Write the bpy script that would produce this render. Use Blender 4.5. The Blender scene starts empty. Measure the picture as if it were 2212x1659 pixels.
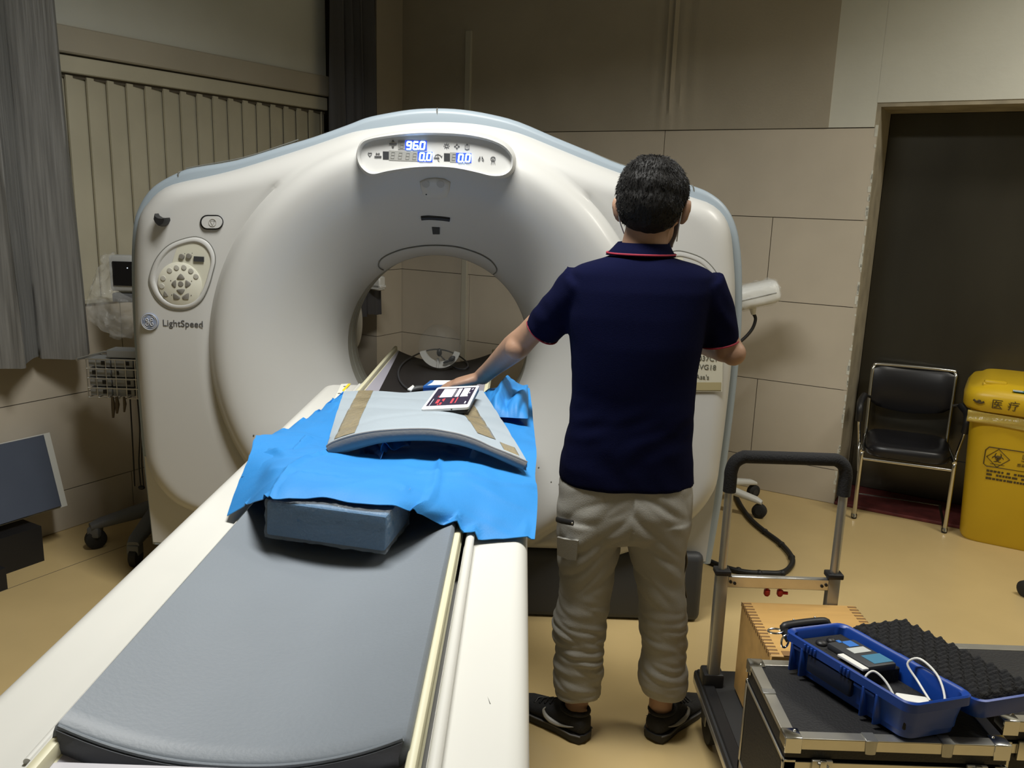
import bpy, bmesh, math, random
from mathutils import Vector, Matrix, noise, Euler
V = Vector
random.seed(7)
PI = math.pi
C = bpy.context.scene.collection
# ---------------------------------------------------------------- camera model (2212 x 1659 photograph)
FOC = 1830.0; CX = 1106.0; CY = 829.5; EYE = V((0, 0, 1.60))
_f = V((26, 401.5, -FOC)).normalized()
_u = -V((-266, -8545, -FOC)); _u -= _u.dot(_f) * _f; _u.normalize()
_r = _f.cross(_u)
CAM = Matrix((_r, _f, _u))
def ray(px, py): return CAM @ V(((px - CX) / FOC, -(py - CY) / FOC, -1.0))
def PY(px, py, Y): d = ray(px, py); return EYE + d * (Y / d.y)
def PZ(px, py, Z): d = ray(px, py); return EYE + d * ((Z - EYE.z) / d.z)
def PP(px, py, p, n): d = ray(px, py); n = V(n); return EYE + d * ((V(p) - EYE).dot(n) / d.dot(n))
# room axes: the room stands 30 degrees off the scanner
UA = V((math.sin(PI / 6), math.cos(PI / 6), 0)); VA = V((-math.cos(PI / 6), math.sin(PI / 6), 0))
P0 = V((1.751, 4.471, 0))
def W(u, v, z): return P0 + UA * u + VA * v + V((0, 0, z))
def PB(px, py, u=0.0): return PP(px, py, W(u, 0, 0), UA)
def PL(px, py, v=2.98): return PP(px, py, W(0, v, 0), VA)

# ---------------------------------------------------------------- materials
def lin(c):
    return tuple(((x / 12.92) if x <= .04045 else ((x + .055) / 1.055) ** 2.4) for x in c)
def rgb(r, g, b): return lin((r / 255, g / 255, b / 255))
def mat(name, col, rough=.5, metal=0.0, var=0.0, vs=8.0, bump=0.0, bs=60.0, spec=.5, emit=None, es=0, alpha=1.0, trans=0.0, sheen=0.0, stretch=None, coat=0.0, ior=1.45, wear=None):
    m = bpy.data.materials.new(name); m.use_nodes = True
    nt = m.node_tree; b = nt.nodes['Principled BSDF']
    b.inputs['Base Color'].default_value = (*col, 1); b.inputs['Roughness'].default_value = rough
    b.inputs['Metallic'].default_value = metal; b.inputs['Specular IOR Level'].default_value = spec
    b.inputs['IOR'].default_value = ior
    if coat: b.inputs['Coat Weight'].default_value = coat; b.inputs['Coat Roughness'].default_value = .15
    if sheen: b.inputs['Sheen Weight'].default_value = sheen
    if trans: b.inputs['Transmission Weight'].default_value = trans
    if alpha < 1: b.inputs['Alpha'].default_value = alpha
    if emit: b.inputs['Emission Color'].default_value = (*emit, 1); b.inputs['Emission Strength'].default_value = es
    tc = None
    if var or bump or wear:
        tc = nt.nodes.new('ShaderNodeTexCoord'); mp = nt.nodes.new('ShaderNodeMapping')
        if stretch: mp.inputs['Scale'].default_value = stretch
        nt.links.new(tc.outputs['Object'], mp.inputs['Vector'])
    if var or wear:
        n = nt.nodes.new('ShaderNodeTexNoise'); n.inputs['Scale'].default_value = vs; n.inputs['Detail'].default_value = 5
        nt.links.new(mp.outputs['Vector'], n.inputs['Vector'])
        r = nt.nodes.new('ShaderNodeValToRGB')
        k = var
        r.color_ramp.elements[0].position = .3; r.color_ramp.elements[1].position = .72
        r.color_ramp.elements[0].color = (*[c * (1 - k) for c in col], 1)
        r.color_ramp.elements[1].color = (*[min(1, c * (1 + k)) for c in col], 1)
        if wear:
            e = r.color_ramp.elements.new(.8); e.color = (*wear, 1)
        nt.links.new(n.outputs['Fac'], r.inputs['Fac']); nt.links.new(r.outputs['Color'], b.inputs['Base Color'])
    if bump:
        n2 = nt.nodes.new('ShaderNodeTexNoise'); n2.inputs['Scale'].default_value = bs; n2.inputs['Detail'].default_value = 4
        nt.links.new(mp.outputs['Vector'], n2.inputs['Vector'])
        bp = nt.nodes.new('ShaderNodeBump'); bp.inputs['Strength'].default_value = bump; bp.inputs['Distance'].default_value = .01
        nt.links.new(n2.outputs['Fac'], bp.inputs['Height']); nt.links.new(bp.outputs['Normal'], b.inputs['Normal'])
    return m
def emis(name, col, s):
    return mat(name, (0.02, 0.02, 0.02), .4, emit=col, es=s)

# ---------------------------------------------------------------- mesh helpers
def BM(): return bmesh.new()
def box(bm, c, s, bev=0.0, seg=2, rot=None, mi=0):
    t = bmesh.new(); bmesh.ops.create_cube(t, size=1.0)
    bmesh.ops.scale(t, vec=V(s), verts=t.verts)
    if bev: bmesh.ops.bevel(t, geom=t.edges[:], offset=bev, segments=seg, profile=.5, affect='EDGES')
    if rot is not None: bmesh.ops.transform(t, matrix=(rot if len(rot) == 4 else rot.to_4x4()), verts=t.verts)
    bmesh.ops.translate(t, vec=V(c), verts=t.verts)
    for f in t.faces: f.material_index = mi
    add(bm, t)
def add(bm, t):
    me = bpy.data.meshes.new('tmp'); t.to_mesh(me); t.free(); bm.from_mesh(me); bpy.data.meshes.remove(me)
def loft(bm, rings, cap=True, closed=True, mi=0, loop=False):
    vr = [[bm.verts.new(p) for p in r] for r in rings]
    n = len(vr[0]); m = n if closed else n - 1
    k = len(vr); pairs = [(i, i + 1) for i in range(k - 1)] + ([(k - 1, 0)] if loop else [])
    for a, b in pairs:
        for j in range(m):
            q = (j + 1) % n
            try: bm.faces.new((vr[a][j], vr[a][q], vr[b][q], vr[b][j])).material_index = mi
            except ValueError: pass
    if cap and not loop and closed:
        for r in (vr[0], vr[-1]):
            try: bm.faces.new(r).material_index = mi
            except ValueError: pass
    return vr
def frames(pts, closed=False):
    n = len(pts); T = []
    for i in range(n):
        if closed: t = pts[(i + 1) % n] - pts[i - 1]
        else: t = pts[min(i + 1, n - 1)] - pts[max(i - 1, 0)]
        T.append(t.normalized() if t.length > 1e-9 else V((0, 0, 1)))
    a = V((0, 0, 1)) if abs(T[0].z) < .9 else V((1, 0, 0))
    N = [(a - a.dot(T[0]) * T[0]).normalized()]
    for i in range(1, n):
        q = N[-1] - N[-1].dot(T[i]) * T[i]
        N.append(q.normalized() if q.length > 1e-6 else N[-1])
    return T, N
def tube(bm, pts, r, n=10, closed=False, cap=True, mi=0, flat=1.0):
    pts = [V(p) for p in pts]; T, N = frames(pts, closed); rings = []
    for i, p in enumerate(pts):
        rr = r[i] if isinstance(r, (list, tuple)) else r
        B = T[i].cross(N[i])
        rings.append([p + (N[i] * math.cos(2 * PI * k / n) + B * math.sin(2 * PI * k / n) * flat) * rr for k in range(n)])
    loft(bm, rings, cap=cap, mi=mi, loop=closed)
def smooth(pts, k=6, closed=False):
    pts = [V(p) for p in pts]; n = len(pts); out = []
    rng = range(n) if closed else range(n - 1)
    for i in rng:
        if closed: p0, p1, p2, p3 = pts[i - 1], pts[i], pts[(i + 1) % n], pts[(i + 2) % n]
        else: p0, p1, p2, p3 = pts[max(i - 1, 0)], pts[i], pts[i + 1], pts[min(i + 2, n - 1)]
        for j in range(k):
            t = j / k
            out.append(.5 * ((2 * p1) + (p2 - p0) * t + (2 * p0 - 5 * p1 + 4 * p2 - p3) * t * t + (3 * p1 - p0 - 3 * p2 + p3) * t ** 3))
    if not closed: out.append(pts[-1])
    return out
def lathe(bm, c, prof, n=24, axis=V((0, 0, 1)), mi=0, cap=True):
    axis = V(axis).normalized(); a = V((1, 0, 0)) if abs(axis.x) < .9 else V((0, 1, 0))
    X = (a - a.dot(axis) * axis).normalized(); Y = axis.cross(X)
    loft(bm, [[V(c) + axis * h + (X * math.cos(2 * PI * k / n) + Y * math.sin(2 * PI * k / n)) * max(r, 1e-4) for k in range(n)] for r, h in prof], cap=cap, mi=mi)
def prism(bm, pts, d, mi=0):
    pts = [V(p) for p in pts]; d = V(d)
    loft(bm, [pts, [p + d for p in pts]], mi=mi)
def ball(bm, c, r, seg=20, rot=None, mi=0):
    t = bmesh.new(); bmesh.ops.create_uvsphere(t, u_segments=seg, v_segments=max(6, seg * 2 // 3), radius=1.0)
    r = (r, r, r) if isinstance(r, (int, float)) else r
    bmesh.ops.scale(t, vec=V(r), verts=t.verts)
    if rot is not None: bmesh.ops.transform(t, matrix=rot.to_4x4(), verts=t.verts)
    bmesh.ops.translate(t, vec=V(c), verts=t.verts)
    for f in t.faces: f.material_index = mi
    add(bm, t)
def grid(bm, rows, mi=0): loft(bm, rows, cap=False, closed=False, mi=mi)
def sheet(bm, rows, th, mi=0, d=None):
    """a surface of rows of points, given a real thickness"""
    m, n = len(rows), len(rows[0]); low = []
    for i in range(m):
        r = []
        for j in range(n):
            if d is not None: nn = V(d)
            else:
                a = rows[min(i + 1, m - 1)][j] - rows[max(i - 1, 0)][j]; b = rows[i][min(j + 1, n - 1)] - rows[i][max(j - 1, 0)]
                nn = b.cross(a); nn = nn.normalized() if nn.length > 1e-9 else V((0, 0, 1))
                if nn.z < 0: pass
            r.append(rows[i][j] - nn * th)
        low.append(r)
    A = [[bm.verts.new(p) for p in r] for r in rows]; B = [[bm.verts.new(p) for p in r] for r in low]
    def f(*v):
        try: bm.faces.new(v).material_index = mi
        except ValueError: pass
    for i in range(m - 1):
        for j in range(n - 1):
            f(A[i][j], A[i][j + 1], A[i + 1][j + 1], A[i + 1][j]); f(B[i + 1][j], B[i + 1][j + 1], B[i][j + 1], B[i][j])
    for j in range(n - 1):
        f(A[0][j + 1], A[0][j], B[0][j], B[0][j + 1]); f(A[-1][j], A[-1][j + 1], B[-1][j + 1], B[-1][j])
    for i in range(m - 1):
        f(A[i][0], A[i + 1][0], B[i + 1][0], B[i][0]); f(A[i + 1][-1], A[i][-1], B[i][-1], B[i + 1][-1])
def oval(c, X, Y, a, b, n=32, p=2.0):
    out = []
    for k in range(n):
        t = 2 * PI * k / n; ct, st = math.cos(t), math.sin(t)
        out.append(V(c) + V(X) * a * math.copysign(abs(ct) ** (2 / p), ct) + V(Y) * b * math.copysign(abs(st) ** (2 / p), st))
    return out

# ---------------------------------------------------------------- object helpers
WM = {}
def finish(name, bm, mats, parent=None, sm=True, ang=40, loc=None):
    bmesh.ops.recalc_face_normals(bm, faces=bm.faces[:])
    me = bpy.data.meshes.new(name); bm.to_mesh(me); bm.free()
    return link_mesh(name, me, mats, parent, sm, ang, loc)
def link_mesh(name, me, mats, parent=None, sm=True, ang=40, loc=None):
    o = bpy.data.objects.new(name, me); C.objects.link(o)
    for m in (mats if isinstance(mats, (list, tuple)) else [mats]): me.materials.append(m)
    if sm:
        me.shade_smooth()
        try: me.set_sharp_from_angle(angle=math.radians(ang))
        except Exception: pass
    if parent is not None:
        me.transform(WM[parent].inverted()); o.parent = parent; WM[o] = WM[parent]
    else:
        if loc is None:
            xs = [v.co for v in me.vertices]
            lo = V([min(c[i] for c in xs) for i in range(3)]); hi = V([max(c[i] for c in xs) for i in range(3)])
            loc = V(((lo.x + hi.x) / 2, (lo.y + hi.y) / 2, lo.z))
        M = Matrix.Translation(V(loc)); me.transform(M.inverted()); o.location = loc; WM[o] = M
    return o
def thing(name, label, cat, loc=(0, 0, 0), rz=0.0, group=None):
    o = bpy.data.objects.new(name, None); C.objects.link(o)
    o.location = loc; o.rotation_euler = (0, 0, rz); o.empty_display_size = .1
    WM[o] = Matrix.Translation(V(loc)) @ Matrix.Rotation(rz, 4, 'Z')
    return tag(o, label, cat, group)
def tag(o, label, cat, group=None):
    o['label'] = label; o['category'] = cat
    if group: o['group'] = group
    return o
def struct(o):
    o['kind'] = 'structure'; return o
def text(name, s, size, M, m, parent=None, ext=.0004, align='LEFT'):
    cu = bpy.data.curves.new('t', 'FONT'); cu.body = s; cu.size = size; cu.extrude = ext; cu.align_x = align; cu.resolution_u = 3
    t = bpy.data.objects.new('t', cu); C.objects.link(t); bpy.context.view_layer.update()
    me = bpy.data.meshes.new_from_object(t); bpy.data.objects.remove(t); bpy.data.curves.remove(cu)
    me.transform(M); me.name = name
    return link_mesh(name, me, m, parent, sm=False)
def frame_m(o, X, Y):
    X = V(X).normalized(); Z = X.cross(V(Y)).normalized(); Y = Z.cross(X)
    M = Matrix((X, Y, Z)).transposed().to_4x4(); M.translation = V(o); return M
def remesh(name, bm, vox, it, mats, parent, disp=None, fac=.5):
    bmesh.ops.recalc_face_normals(bm, faces=bm.faces[:])
    me = bpy.data.meshes.new('tmp'); bm.to_mesh(me); bm.free()
    t = bpy.data.objects.new('tmp', me); C.objects.link(t)
    r = t.modifiers.new('r', 'REMESH'); r.mode = 'VOXEL'; r.voxel_size = vox
    if it:
        s = t.modifiers.new('s', 'SMOOTH'); s.factor = fac; s.iterations = it
    bpy.context.view_layer.update()
    dg = bpy.context.evaluated_depsgraph_get()
    m2 = bpy.data.meshes.new_from_object(t.evaluated_get(dg)); bpy.data.objects.remove(t); bpy.data.meshes.remove(me)
    m2.materials.clear(); m2.name = name
    if disp:
        ns = [v.normal.copy() for v in m2.vertices]
        for v, n in zip(m2.vertices, ns):
            v.co += n * disp(v.co, n)
    o = link_mesh(name, m2, mats, parent, sm=True, ang=180)
    return o
def nz(p, s, seed=0.0): return noise.noise(V((p.x * s + seed, p.y * s + seed * 1.7, p.z * s)))
def copy_tree(o, parent=None):
    c = o.copy(); C.objects.link(c); c.parent = parent
    for ch in list(o.children): copy_tree(ch, c)
    return c

# ---------------------------------------------------------------- palette
M_tile = mat('beige wall tile', (.53, .475, .385), .35, var=.06, vs=3, bump=.05, bs=8)
M_grout = mat('dark grout', (.10, .085, .06), .9)
M_paper = mat('beige wall covering', (.385, .345, .27), .7, var=.07, vs=2.5, bump=.1, bs=90)
M_wwall = mat('white wall paint', (.60, .60, .53), .8, var=.06, vs=2, bump=.08, bs=40)
M_slat = mat('cream painted slats', (.52, .485, .365), .5, var=.07, vs=4)
M_beam = mat('beige trim board', (.43, .39, .305), .6, var=.06, vs=3)
M_ceil = mat('ceiling white', (.55, .55, .5), .9)
M_floor = mat('tan vinyl floor', (.53, .395, .185), .32, var=.07, vs=2.2, bump=.03, bs=30)
M_black = mat('black plastic', (.012, .012, .013), .45)
M_rubber = mat('black rubber', (.02, .02, .02), .7)
M_dark = mat('charcoal plastic', (.035, .037, .04), .5)
M_chrome = mat('chrome steel', (.62, .62, .6), .18, 1.0)
M_alu = mat('brushed aluminium', (.60, .60, .58), .35, .9, var=.08, vs=20)
M_white = mat('white plastic', (.72, .72, .68), .4)
M_gan = mat('scanner shell white', (.51, .51, .49), .38, var=.015, vs=2, coat=.15)
M_band = mat('scanner blue grey trim', (.29, .345, .39), .4)
M_gline = mat('scanner seam line', (.16, .16, .14), .7)
M_icon = mat('grey print', (.10, .10, .105), .6)
M_clear = mat('clear plastic film', (.95, .95, .95), .12, alpha=.16, spec=.8)
M_clear2 = mat('clear plastic', (.9, .92, .92), .1, alpha=.13, spec=.8)
M_crinkle = mat('crinkled clear bag', (.92, .93, .9), .15, alpha=.16, spec=1.0, bump=1.0, bs=28)

# ---------------------------------------------------------------- room
def wbox(bm, u0, u1, v0, v1, z0, z1, mi=0, bev=0):
    R = Matrix((UA, VA, V((0, 0, 1)))).transposed()
    box(bm, W((u0 + u1) / 2, (v0 + v1) / 2, (z0 + z1) / 2), (abs(u1 - u0), abs(v1 - v0), abs(z1 - z0)), bev, 1, R, mi)
HC = 3.25; UR = -7.0; VR = -3.2; VL = 2.99
b = BM(); wbox(b, UR - .2, .9, VR - .2, 3.9, -.12, 0, 0); wbox(b, UR, 0, 2.5985, 2.6015, -.01, .0006, 1); struct(finish('floor', b, [M_floor, M_grout], sm=False))
b = BM(); wbox(b, UR - .2, .9, VR - .2, 3.9, HC, HC + .1); struct(finish('ceiling', b, M_ceil, sm=False))
b = BM(); wbox(b, UR - .2, UR, VR - .2, 3.9, 0, HC); struct(finish('wall_rear', b, M_wwall, sm=False))
b = BM(); wbox(b, UR, .9, VR - .2, VR, 0, HC); struct(finish('wall_right', b, M_wwall, sm=False))
ROWS = [(0, .193), (.193, .643), (.643, 1.09), (1.09, 1.54), (1.54, 2.0)]
def tiles(bm, put, a0, a1, offs, z_top=9):
    for i, (z0, z1) in enumerate(ROWS):
        if z0 >= z_top: continue
        z1 = min(z1, z_top)
        o = offs[i % 2]; k = math.floor((a0 - o) / 1.313)
        while o + k * 1.313 < a1:
            s0 = max(a0, o + k * 1.313); s1 = min(a1, o + (k + 1) * 1.313); k += 1
            if s1 - s0 > .02: put(bm, s0 + .002, s1 - .002, z0 + .002, z1 - .002)
# back wall: solid, opening for the recessed door
b = BM()
wbox(b, .006, .6, -.02, 3.06, 0, HC, 1); wbox(b, .006, .6, VR, -1.75, 0, HC, 1); wbox(b, .006, .6, -1.75, -.02, 2.12, HC, 1)
tiles(b, lambda m, s0, s1, z0, z1: wbox(m, 0, .01, s0, s1, z0, z1, 0), -.02, 3.055, (1.11, .46))
wbox(b, -.003, .01, -1.75, .0, 2.12, HC, 2); wbox(b, -.003, .01, VR, -1.75, 0, HC, 2)
# white painted patch with a ragged left edge
pts = []
for i in range(25):
    z = 2.003 + (HC - 2.003) * i / 24
    pts.append(W(-.003, .236 + .012 * noise.noise(V((z * 7, 1, 0))) + .006 * noise.noise(V((z * 31, 3, 0))) - .0 * z, z))
rows = [[p, W(-.003, -.002, p.z)] for p in pts]
sheet(b, rows, .006, 2, d=-UA)
# worn plaster down the door corner
for i in range(60):
    z = random.uniform(.02, 2.0)
    wbox(b, -.0012, .002, -.02, -.02 + random.uniform(.004, .016), z, z + random.uniform(.01, .05), 2)
# beige covering above the tiles, with a bulging vertical fold
rows = []
NV = 150
for i in range(34):
    z = 2.002 + (HC - 2.002) * i / 33; r = []
    for j in range(NV + 1):
        v = .22 + (3.05 - .22) * j / NV
        t = (z - 2.0); w = .012 + .02 * max(0, .25 - t) * 4
        d = 0
        for cc, ss, hh in ((1.135 - .01 * t, .014, .028), (1.085, .012, .034), (1.03 + .012 * math.sin(3 * t), .012, .02), (.96 - .03 * max(0, .3 - t), .03, .008), (1.2, .03, .006)):
            d += .6 * hh * min(1, .35 + t * 3) * math.exp(-((v - cc) / (ss + .012 * max(0, .2 - t) * 4)) ** 2)
        d += .004 * noise.noise(V((v * 3, z * 2, 5)))
        r.append(W(-.005 - d, v, z))
    rows.append(r)
sheet(b, rows, .004, 3, d=-UA)
struct(finish('wall_back', b, [M_tile, M_grout, M_wwall, M_paper], sm=True, ang=35))
# door recess and door
M_door = mat('dark metal door', (.075, .070, .055), .28, .65, var=.25, vs=1.5, stretch=(1, 1, .4))
M_jamb = mat('door jamb plaster', (.33, .29, .21), .8, var=.2, vs=9)
b = BM()
wbox(b, 0.001, .36, -.022, -.001, 0, 2.12); wbox(b, .001, .36, -1.75, -1.73, 0, 2.12); wbox(b, .001, .36, -1.73, -.022, 2.1, 2.121)
struct(finish('trim_1', b, M_jamb, sm=False))
b = BM(); wbox(b, .36, .42, -.93, -.022, .012, 2.1, 0, .003); wbox(b, .36, .42, -1.73, -.936, .012, 2.1, 0, .003)
wbox(b, .352, .36, -.92, -.04, .02, .26, 0, .002); wbox(b, .352, .36, -1.72, -.95, .02, .26, 0, .002)
d1 = struct(finish('door_1', b, M_door, sm=False))
b = BM(); tube(b, [W(.36, -1.02, 1.0), W(.31, -1.02, 1.0), W(.31, -1.14, 1.0)], .01); finish('door_handle', b, M_chrome, d1)
M_sill = mat('dark red threshold', (.11, .02, .018), .7, var=.4, vs=14)
b = BM(); wbox(b, -.01, .36, -1.73, -.022, 0, .018, 0, .004); struct(finish('trim_2', b, M_sill, sm=False))
# left wall: tile below, shuttered opening, boards, white above, niche near the far corner
b = BM()
T = .25
wbox(b, UR, -.74, VL + .006, VL + T, 0, 1.072, 1); wbox(b, UR, -.74, VL + .012, VL + T, 2.06, HC, 1)
wbox(b, -.27, .01, VL + .006, VL + T, 0, HC, 1); wbox(b, -.74, -.27, VL + .7, VL + .9, 0, HC, 1)
wbox(b, UR, -.74, VL + .05, VL + T, 1.06, 2.09, 1)
wbox(b, -.74, .01, VL + T, VL + .9, 0, HC, 0) if False else None
tiles(b, lambda m, s0, s1, z0, z1: wbox(m, s0, s1, VL, VL + .01, z0, z1, 0), UR, -.745, (-2.2, -1.6), 1.07)
tiles(b, lambda m, s0, s1, z0, z1: wbox(m, s0, s1, VL, VL + .01, z0, z1, 0), -.27, -.002, (-1.3, -1.3))
wbox(b, -.27, .01, VL - .002, VL + .01, 2.003, HC, 3)
# the niche's far jamb, tiled
for (z0, z1) in ROWS: wbox(b, -.276, -.268, VL + .001, VL + .698, z0 + .002, z1 - .002, 0)
wbox(b, -.27, .01, VL + .02, VL + .9, 0, HC, 1)
wbox(b, UR, -.74, VL - .002, VL + .02, 2.27, HC, 2)
struct(finish('wall_left', b, [M_tile, M_grout, M_wwall, M_paper], sm=False))
# shutter of overlapping vertical slats (one closed panel)
b = BM(); u = -5.6
ws = .1005
while u < -.74:
    u1 = min(u + ws, -.74)
    q = [W(u, VL + .004, 1.07), W(u1 + .006, VL + .026, 1.07), W(u1 + .006, VL + .036, 1.07), W(u, VL + .016, 1.07)]
    prism(b, q, (0, 0, 1.0)); u += ws
struct(finish('window_1', b, M_slat, sm=False))
b = BM(); wbox(b, -5.6, -.74, VL - .03, VL + .02, 2.158, 2.272, 0, .006); struct(finish('trim_3', b, M_beam, sm=False))
b = BM(); wbox(b, -5.6, -.74, VL - .012, VL + .02, 2.078, 2.15, 0, .004); struct(finish('trim_4', b, M_slat, sm=False))
b = BM(); wbox(b, -5.6, -.74, VL - .015, VL + .02, 1.055, 1.08, 0, .004); struct(finish('trim_5', b, M_slat, sm=False))
# white cable trunking on the back wall
b = BM(); pv = 2.455
wbox(b, -.022, 0, pv - .022, pv + .022, .5, 2.62, 0, .004)
tag(finish('cable_trunking', b, mat('pale trunking', (.46, .44, .36), .5)), 'pale vertical cable trunking on the back wall, seen through the scanner bore', 'trunking')
# ---------------------------------------------------------------- scanner gantry
GC = V((-.322, 3.0, 1.02)); RB = .355
gan = thing('ct_scanner', 'large white ring-shaped hospital scanner with blue grey top trim', 'scanner', (GC.x, 3.4, 0))
BOUT = [(330,1172),(318,1060),(307,960),(292,760),(286,640),(285,545),(290,480),(300,449),(313,425),(330,405),(353,389),(389,371),(419,362),(512,346),(611,316),(678,296),(751,270),(790,255),(830,246),(885,237),(940,234),(1000,237),(1060,247),(1120,263),(1200,297),(1280,330),(1340,355),(1420,377),(1495,401),(1530,415),(1560,437),(1580,465),(1593,500),(1600,545),(1603,600),(1602,700),(1594,800),(1583,900),(1570,1000),(1556,1100),(1535,1215)]
FOUT = [(430,1112),(400,1100),(370,1083),(341,1052),(320,1016),(309,960),(292.5,760),(286.5,640),(285.5,545),(291,480),(301,453),(313,437),(330,418),(353,402),(389,391),(446,379),(512,362),(611,331),(678,309),(744,286),(777,278),(830,270),(885,263),(940,260),(1000,262),(1050,268),(1120,284),(1200,316),(1270,345),(1340,372),(1420,400),(1500,426),(1540,440),(1568,465),(1583,500),(1589,560),(1592,620),(1590,700),(1582,800),(1571,900),(1558,1000),(1546,1060),(1500,1122),(1420,1172),(1330,1204)]
bout = smooth([PY(x, y, 3.10) for x, y in BOUT], 3)
fout = smooth([PY(x, y, 3.04) for x, y in FOUT], 3)
fout += [V((.2, 3.04, .288)), V((-.3, 3.04, .283)), V((-.7, 3.04, .283)), V((-.9, 3.04, .33))]
fout = [V((p.x - GC.x, 0, p.z - GC.z)) for p in fout]
def radial(poly):
    n = len(poly)
    def R(th):
        d = V((math.cos(th), 0, math.sin(th))); best = 0
        for i in range(n):
            a, c = poly[i], poly[(i + 1) % n]; e = c - a
            den = d.x * e.z - d.z * e.x
            if abs(den) < 1e-12: continue
            t = (a.x * e.z - a.z * e.x) / den; s = (a.x * d.z - a.z * d.x) / den
            if t > 0 and -1e-6 <= s <= 1 + 1e-6: best = max(best, t)
        return best
    return R
RF = radial(fout)
prof = [(.355, 3.30), (.372, 3.232), (.405, 3.165), (.455, 3.103), (.515, 3.047), (.58, 2.998), (.64, 2.963), (.69, 2.944), (.73, 2.941), (.765, 2.958), (.788, 2.990), (.80, 3.006), (.815, 3.0), (.86, 2.998), (1.6, 2.998)]
def pr(r):
    for (a, ya), (c, yc) in zip(prof, prof[1:]):
        if r <= c:
            i = prof.index((a, ya)); t = (r - a) / (c - a)
            p0 = prof[max(i - 1, 0)]; p3 = prof[min(i + 2, len(prof) - 1)]
            m0 = (yc - p0[1]) / (c - p0[0]) * (c - a); m1 = (p3[1] - ya) / (p3[0] - a) * (c - a)
            return (2*t**3 - 3*t*t + 1) * ya + (t**3 - 2*t*t + t) * m0 + (-2*t**3 + 3*t*t) * yc + (t**3 - t*t) * m1
    return 2.998
NT = 288; SS = [0, .012, .03, .05, .08, .11, .15, .2, .25, .3, .35, .4, .45, .5, .55, .6]
def ring_rs(th):
    R = RF(th)
    rs = [RB + (min(.81, R - .03) - RB) * i / 44 for i in range(45)]
    r0 = rs[-1]
    rs += [r0 + (R - r0) * (1 - (1 - i / 26) ** 1.7) for i in range(1, 27)]
    return R, rs
rows = []
for k in range(NT):
    th = 2 * PI * k / NT; R, rs = ring_rs(th); col = []
    top = max(0, math.sin(th))
    for r in rs:
        y = pr(r)
        if r > .76 and top > .75:   # the crease dies away under the crown
            y = min(y, 2.998 - .0)
        e = R - r; er = .075 + .035 * top
        # rounded rim
        if e < er: y += er * .95 * (1 - math.sqrt(max(0, 1 - (1 - e / er) ** 2)))
        col.append(V((GC.x + r * math.cos(th), y, GC.z + r * math.sin(th))))
    rows.append(col)
b = BM(); loft(b, [list(c) for c in zip(*rows)], cap=False)
finish('front_cover', b, M_gan, gan, ang=70)
# lower skirt panel behind the rounded cover corners
b = BM()
sk = [PY(331, 1171, 3.079), PY(319, 1060, 3.079), PY(312, 985, 3.079), V((-1.0, 3.079, .46)), V((.4, 3.079, .46)), PY(1556, 985, 3.079), PY(1543, 1080, 3.079), PY(1524, 1213, 3.079)]
prism(b, sk, (0, .12, 0)); finish('skirt_panel', b, M_gan, gan)
# side and top band
b = BM(); NBO = len(bout)
def inset(pts, d):
    out = []
    for i, p in enumerate(pts):
        t = pts[min(i + 1, len(pts) - 1)] - pts[max(i - 1, 0)]; n = V((-t.z, 0, t.x)).normalized()
        out.append(p - n * d)
    return out
def aty(pts, y): return [V((p.x, y, p.z)) for p in pts]
rings = [aty(inset(bout, .075), 3.085), aty(inset(bout, .02), 3.08), aty(inset(bout, .006), 3.086), aty(bout, 3.10), aty(bout, 3.78), aty(inset(bout, .03), 3.86), aty(inset(bout, .08), 3.9)]
loft(b, rings, cap=False, closed=False)
finish('side_band', b, M_band, gan, ang=50)
for (x0, y0, x1, y1) in ((944, 234, 945, 262), (386, 371, 384, 393), (1497, 401, 1502, 428)):
    A = PY(x0, y0, 3.083); B2 = PY(x1, y1, 3.083)
    b = BM(); tube(b, [A + V((0, .4, .001)), A + V((0, .012, .001)), A + V((0, -.004, -.003)), A * .4 + B2 * .6], .0022, 6); finish('trim_seam', b, M_gline, gan)
# long groove on the crown
b = BM(); tube(b, smooth([PY(x, y, 3.09) + V((0, .03, .012)) for x, y in ((395, 371), (419, 366), (520, 347), (611, 318), (640, 308))], 4), .002, 6); finish('trim_groove', b, M_gline, gan)
b = BM(); tube(b, smooth([PY(x, y, 3.09) + V((0, .03, .006)) for x, y in ((1270, 328), (1340, 357), (1420, 379), (1492, 402))], 4), .002, 6)
finish('trim_groove', b, M_gline, gan)
# rear cover, bore lining
b = BM(); rings = []
bo = [V((p.x - GC.x, 0, p.z - GC.z)) for p in inset(bout, .06)]
RR = radial(bo)
for th in [2 * PI * k / 96 for k in range(96)]:
    R = RR(th); rings.append([V((GC.x + r * math.cos(th), y, GC.z + r * math.sin(th))) for r, y in [(RB, 3.47), (.37, 3.53), (.42, 3.64), (.5, 3.75), (.6, 3.84), (.7, 3.89), (R, 3.9)]])
loft(b, [list(c) for c in zip(*rings)], cap=False); finish('rear_cover', b, M_gan, gan, ang=60)
b = BM()
lathe(b, V((GC.x, 3.298, GC.z)), [(RB, 0), (RB, .06), (RB + .008, .064), (RB + .008, .07), (RB, .074), (RB, .115), (RB + .006, .12), (RB + .006, .126), (RB, .13), (RB, .174)], 96, (0, 1, 0), cap=False)
finish('bore_lining', b, mat('bore lining', (.30, .30, .26), .35), gan, ang=30)
# base
b = BM(); box(b, (-.285, 3.45, .142), (2.05, .82, .284), .03, 3); finish('base', b, M_dark, gan)
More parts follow.
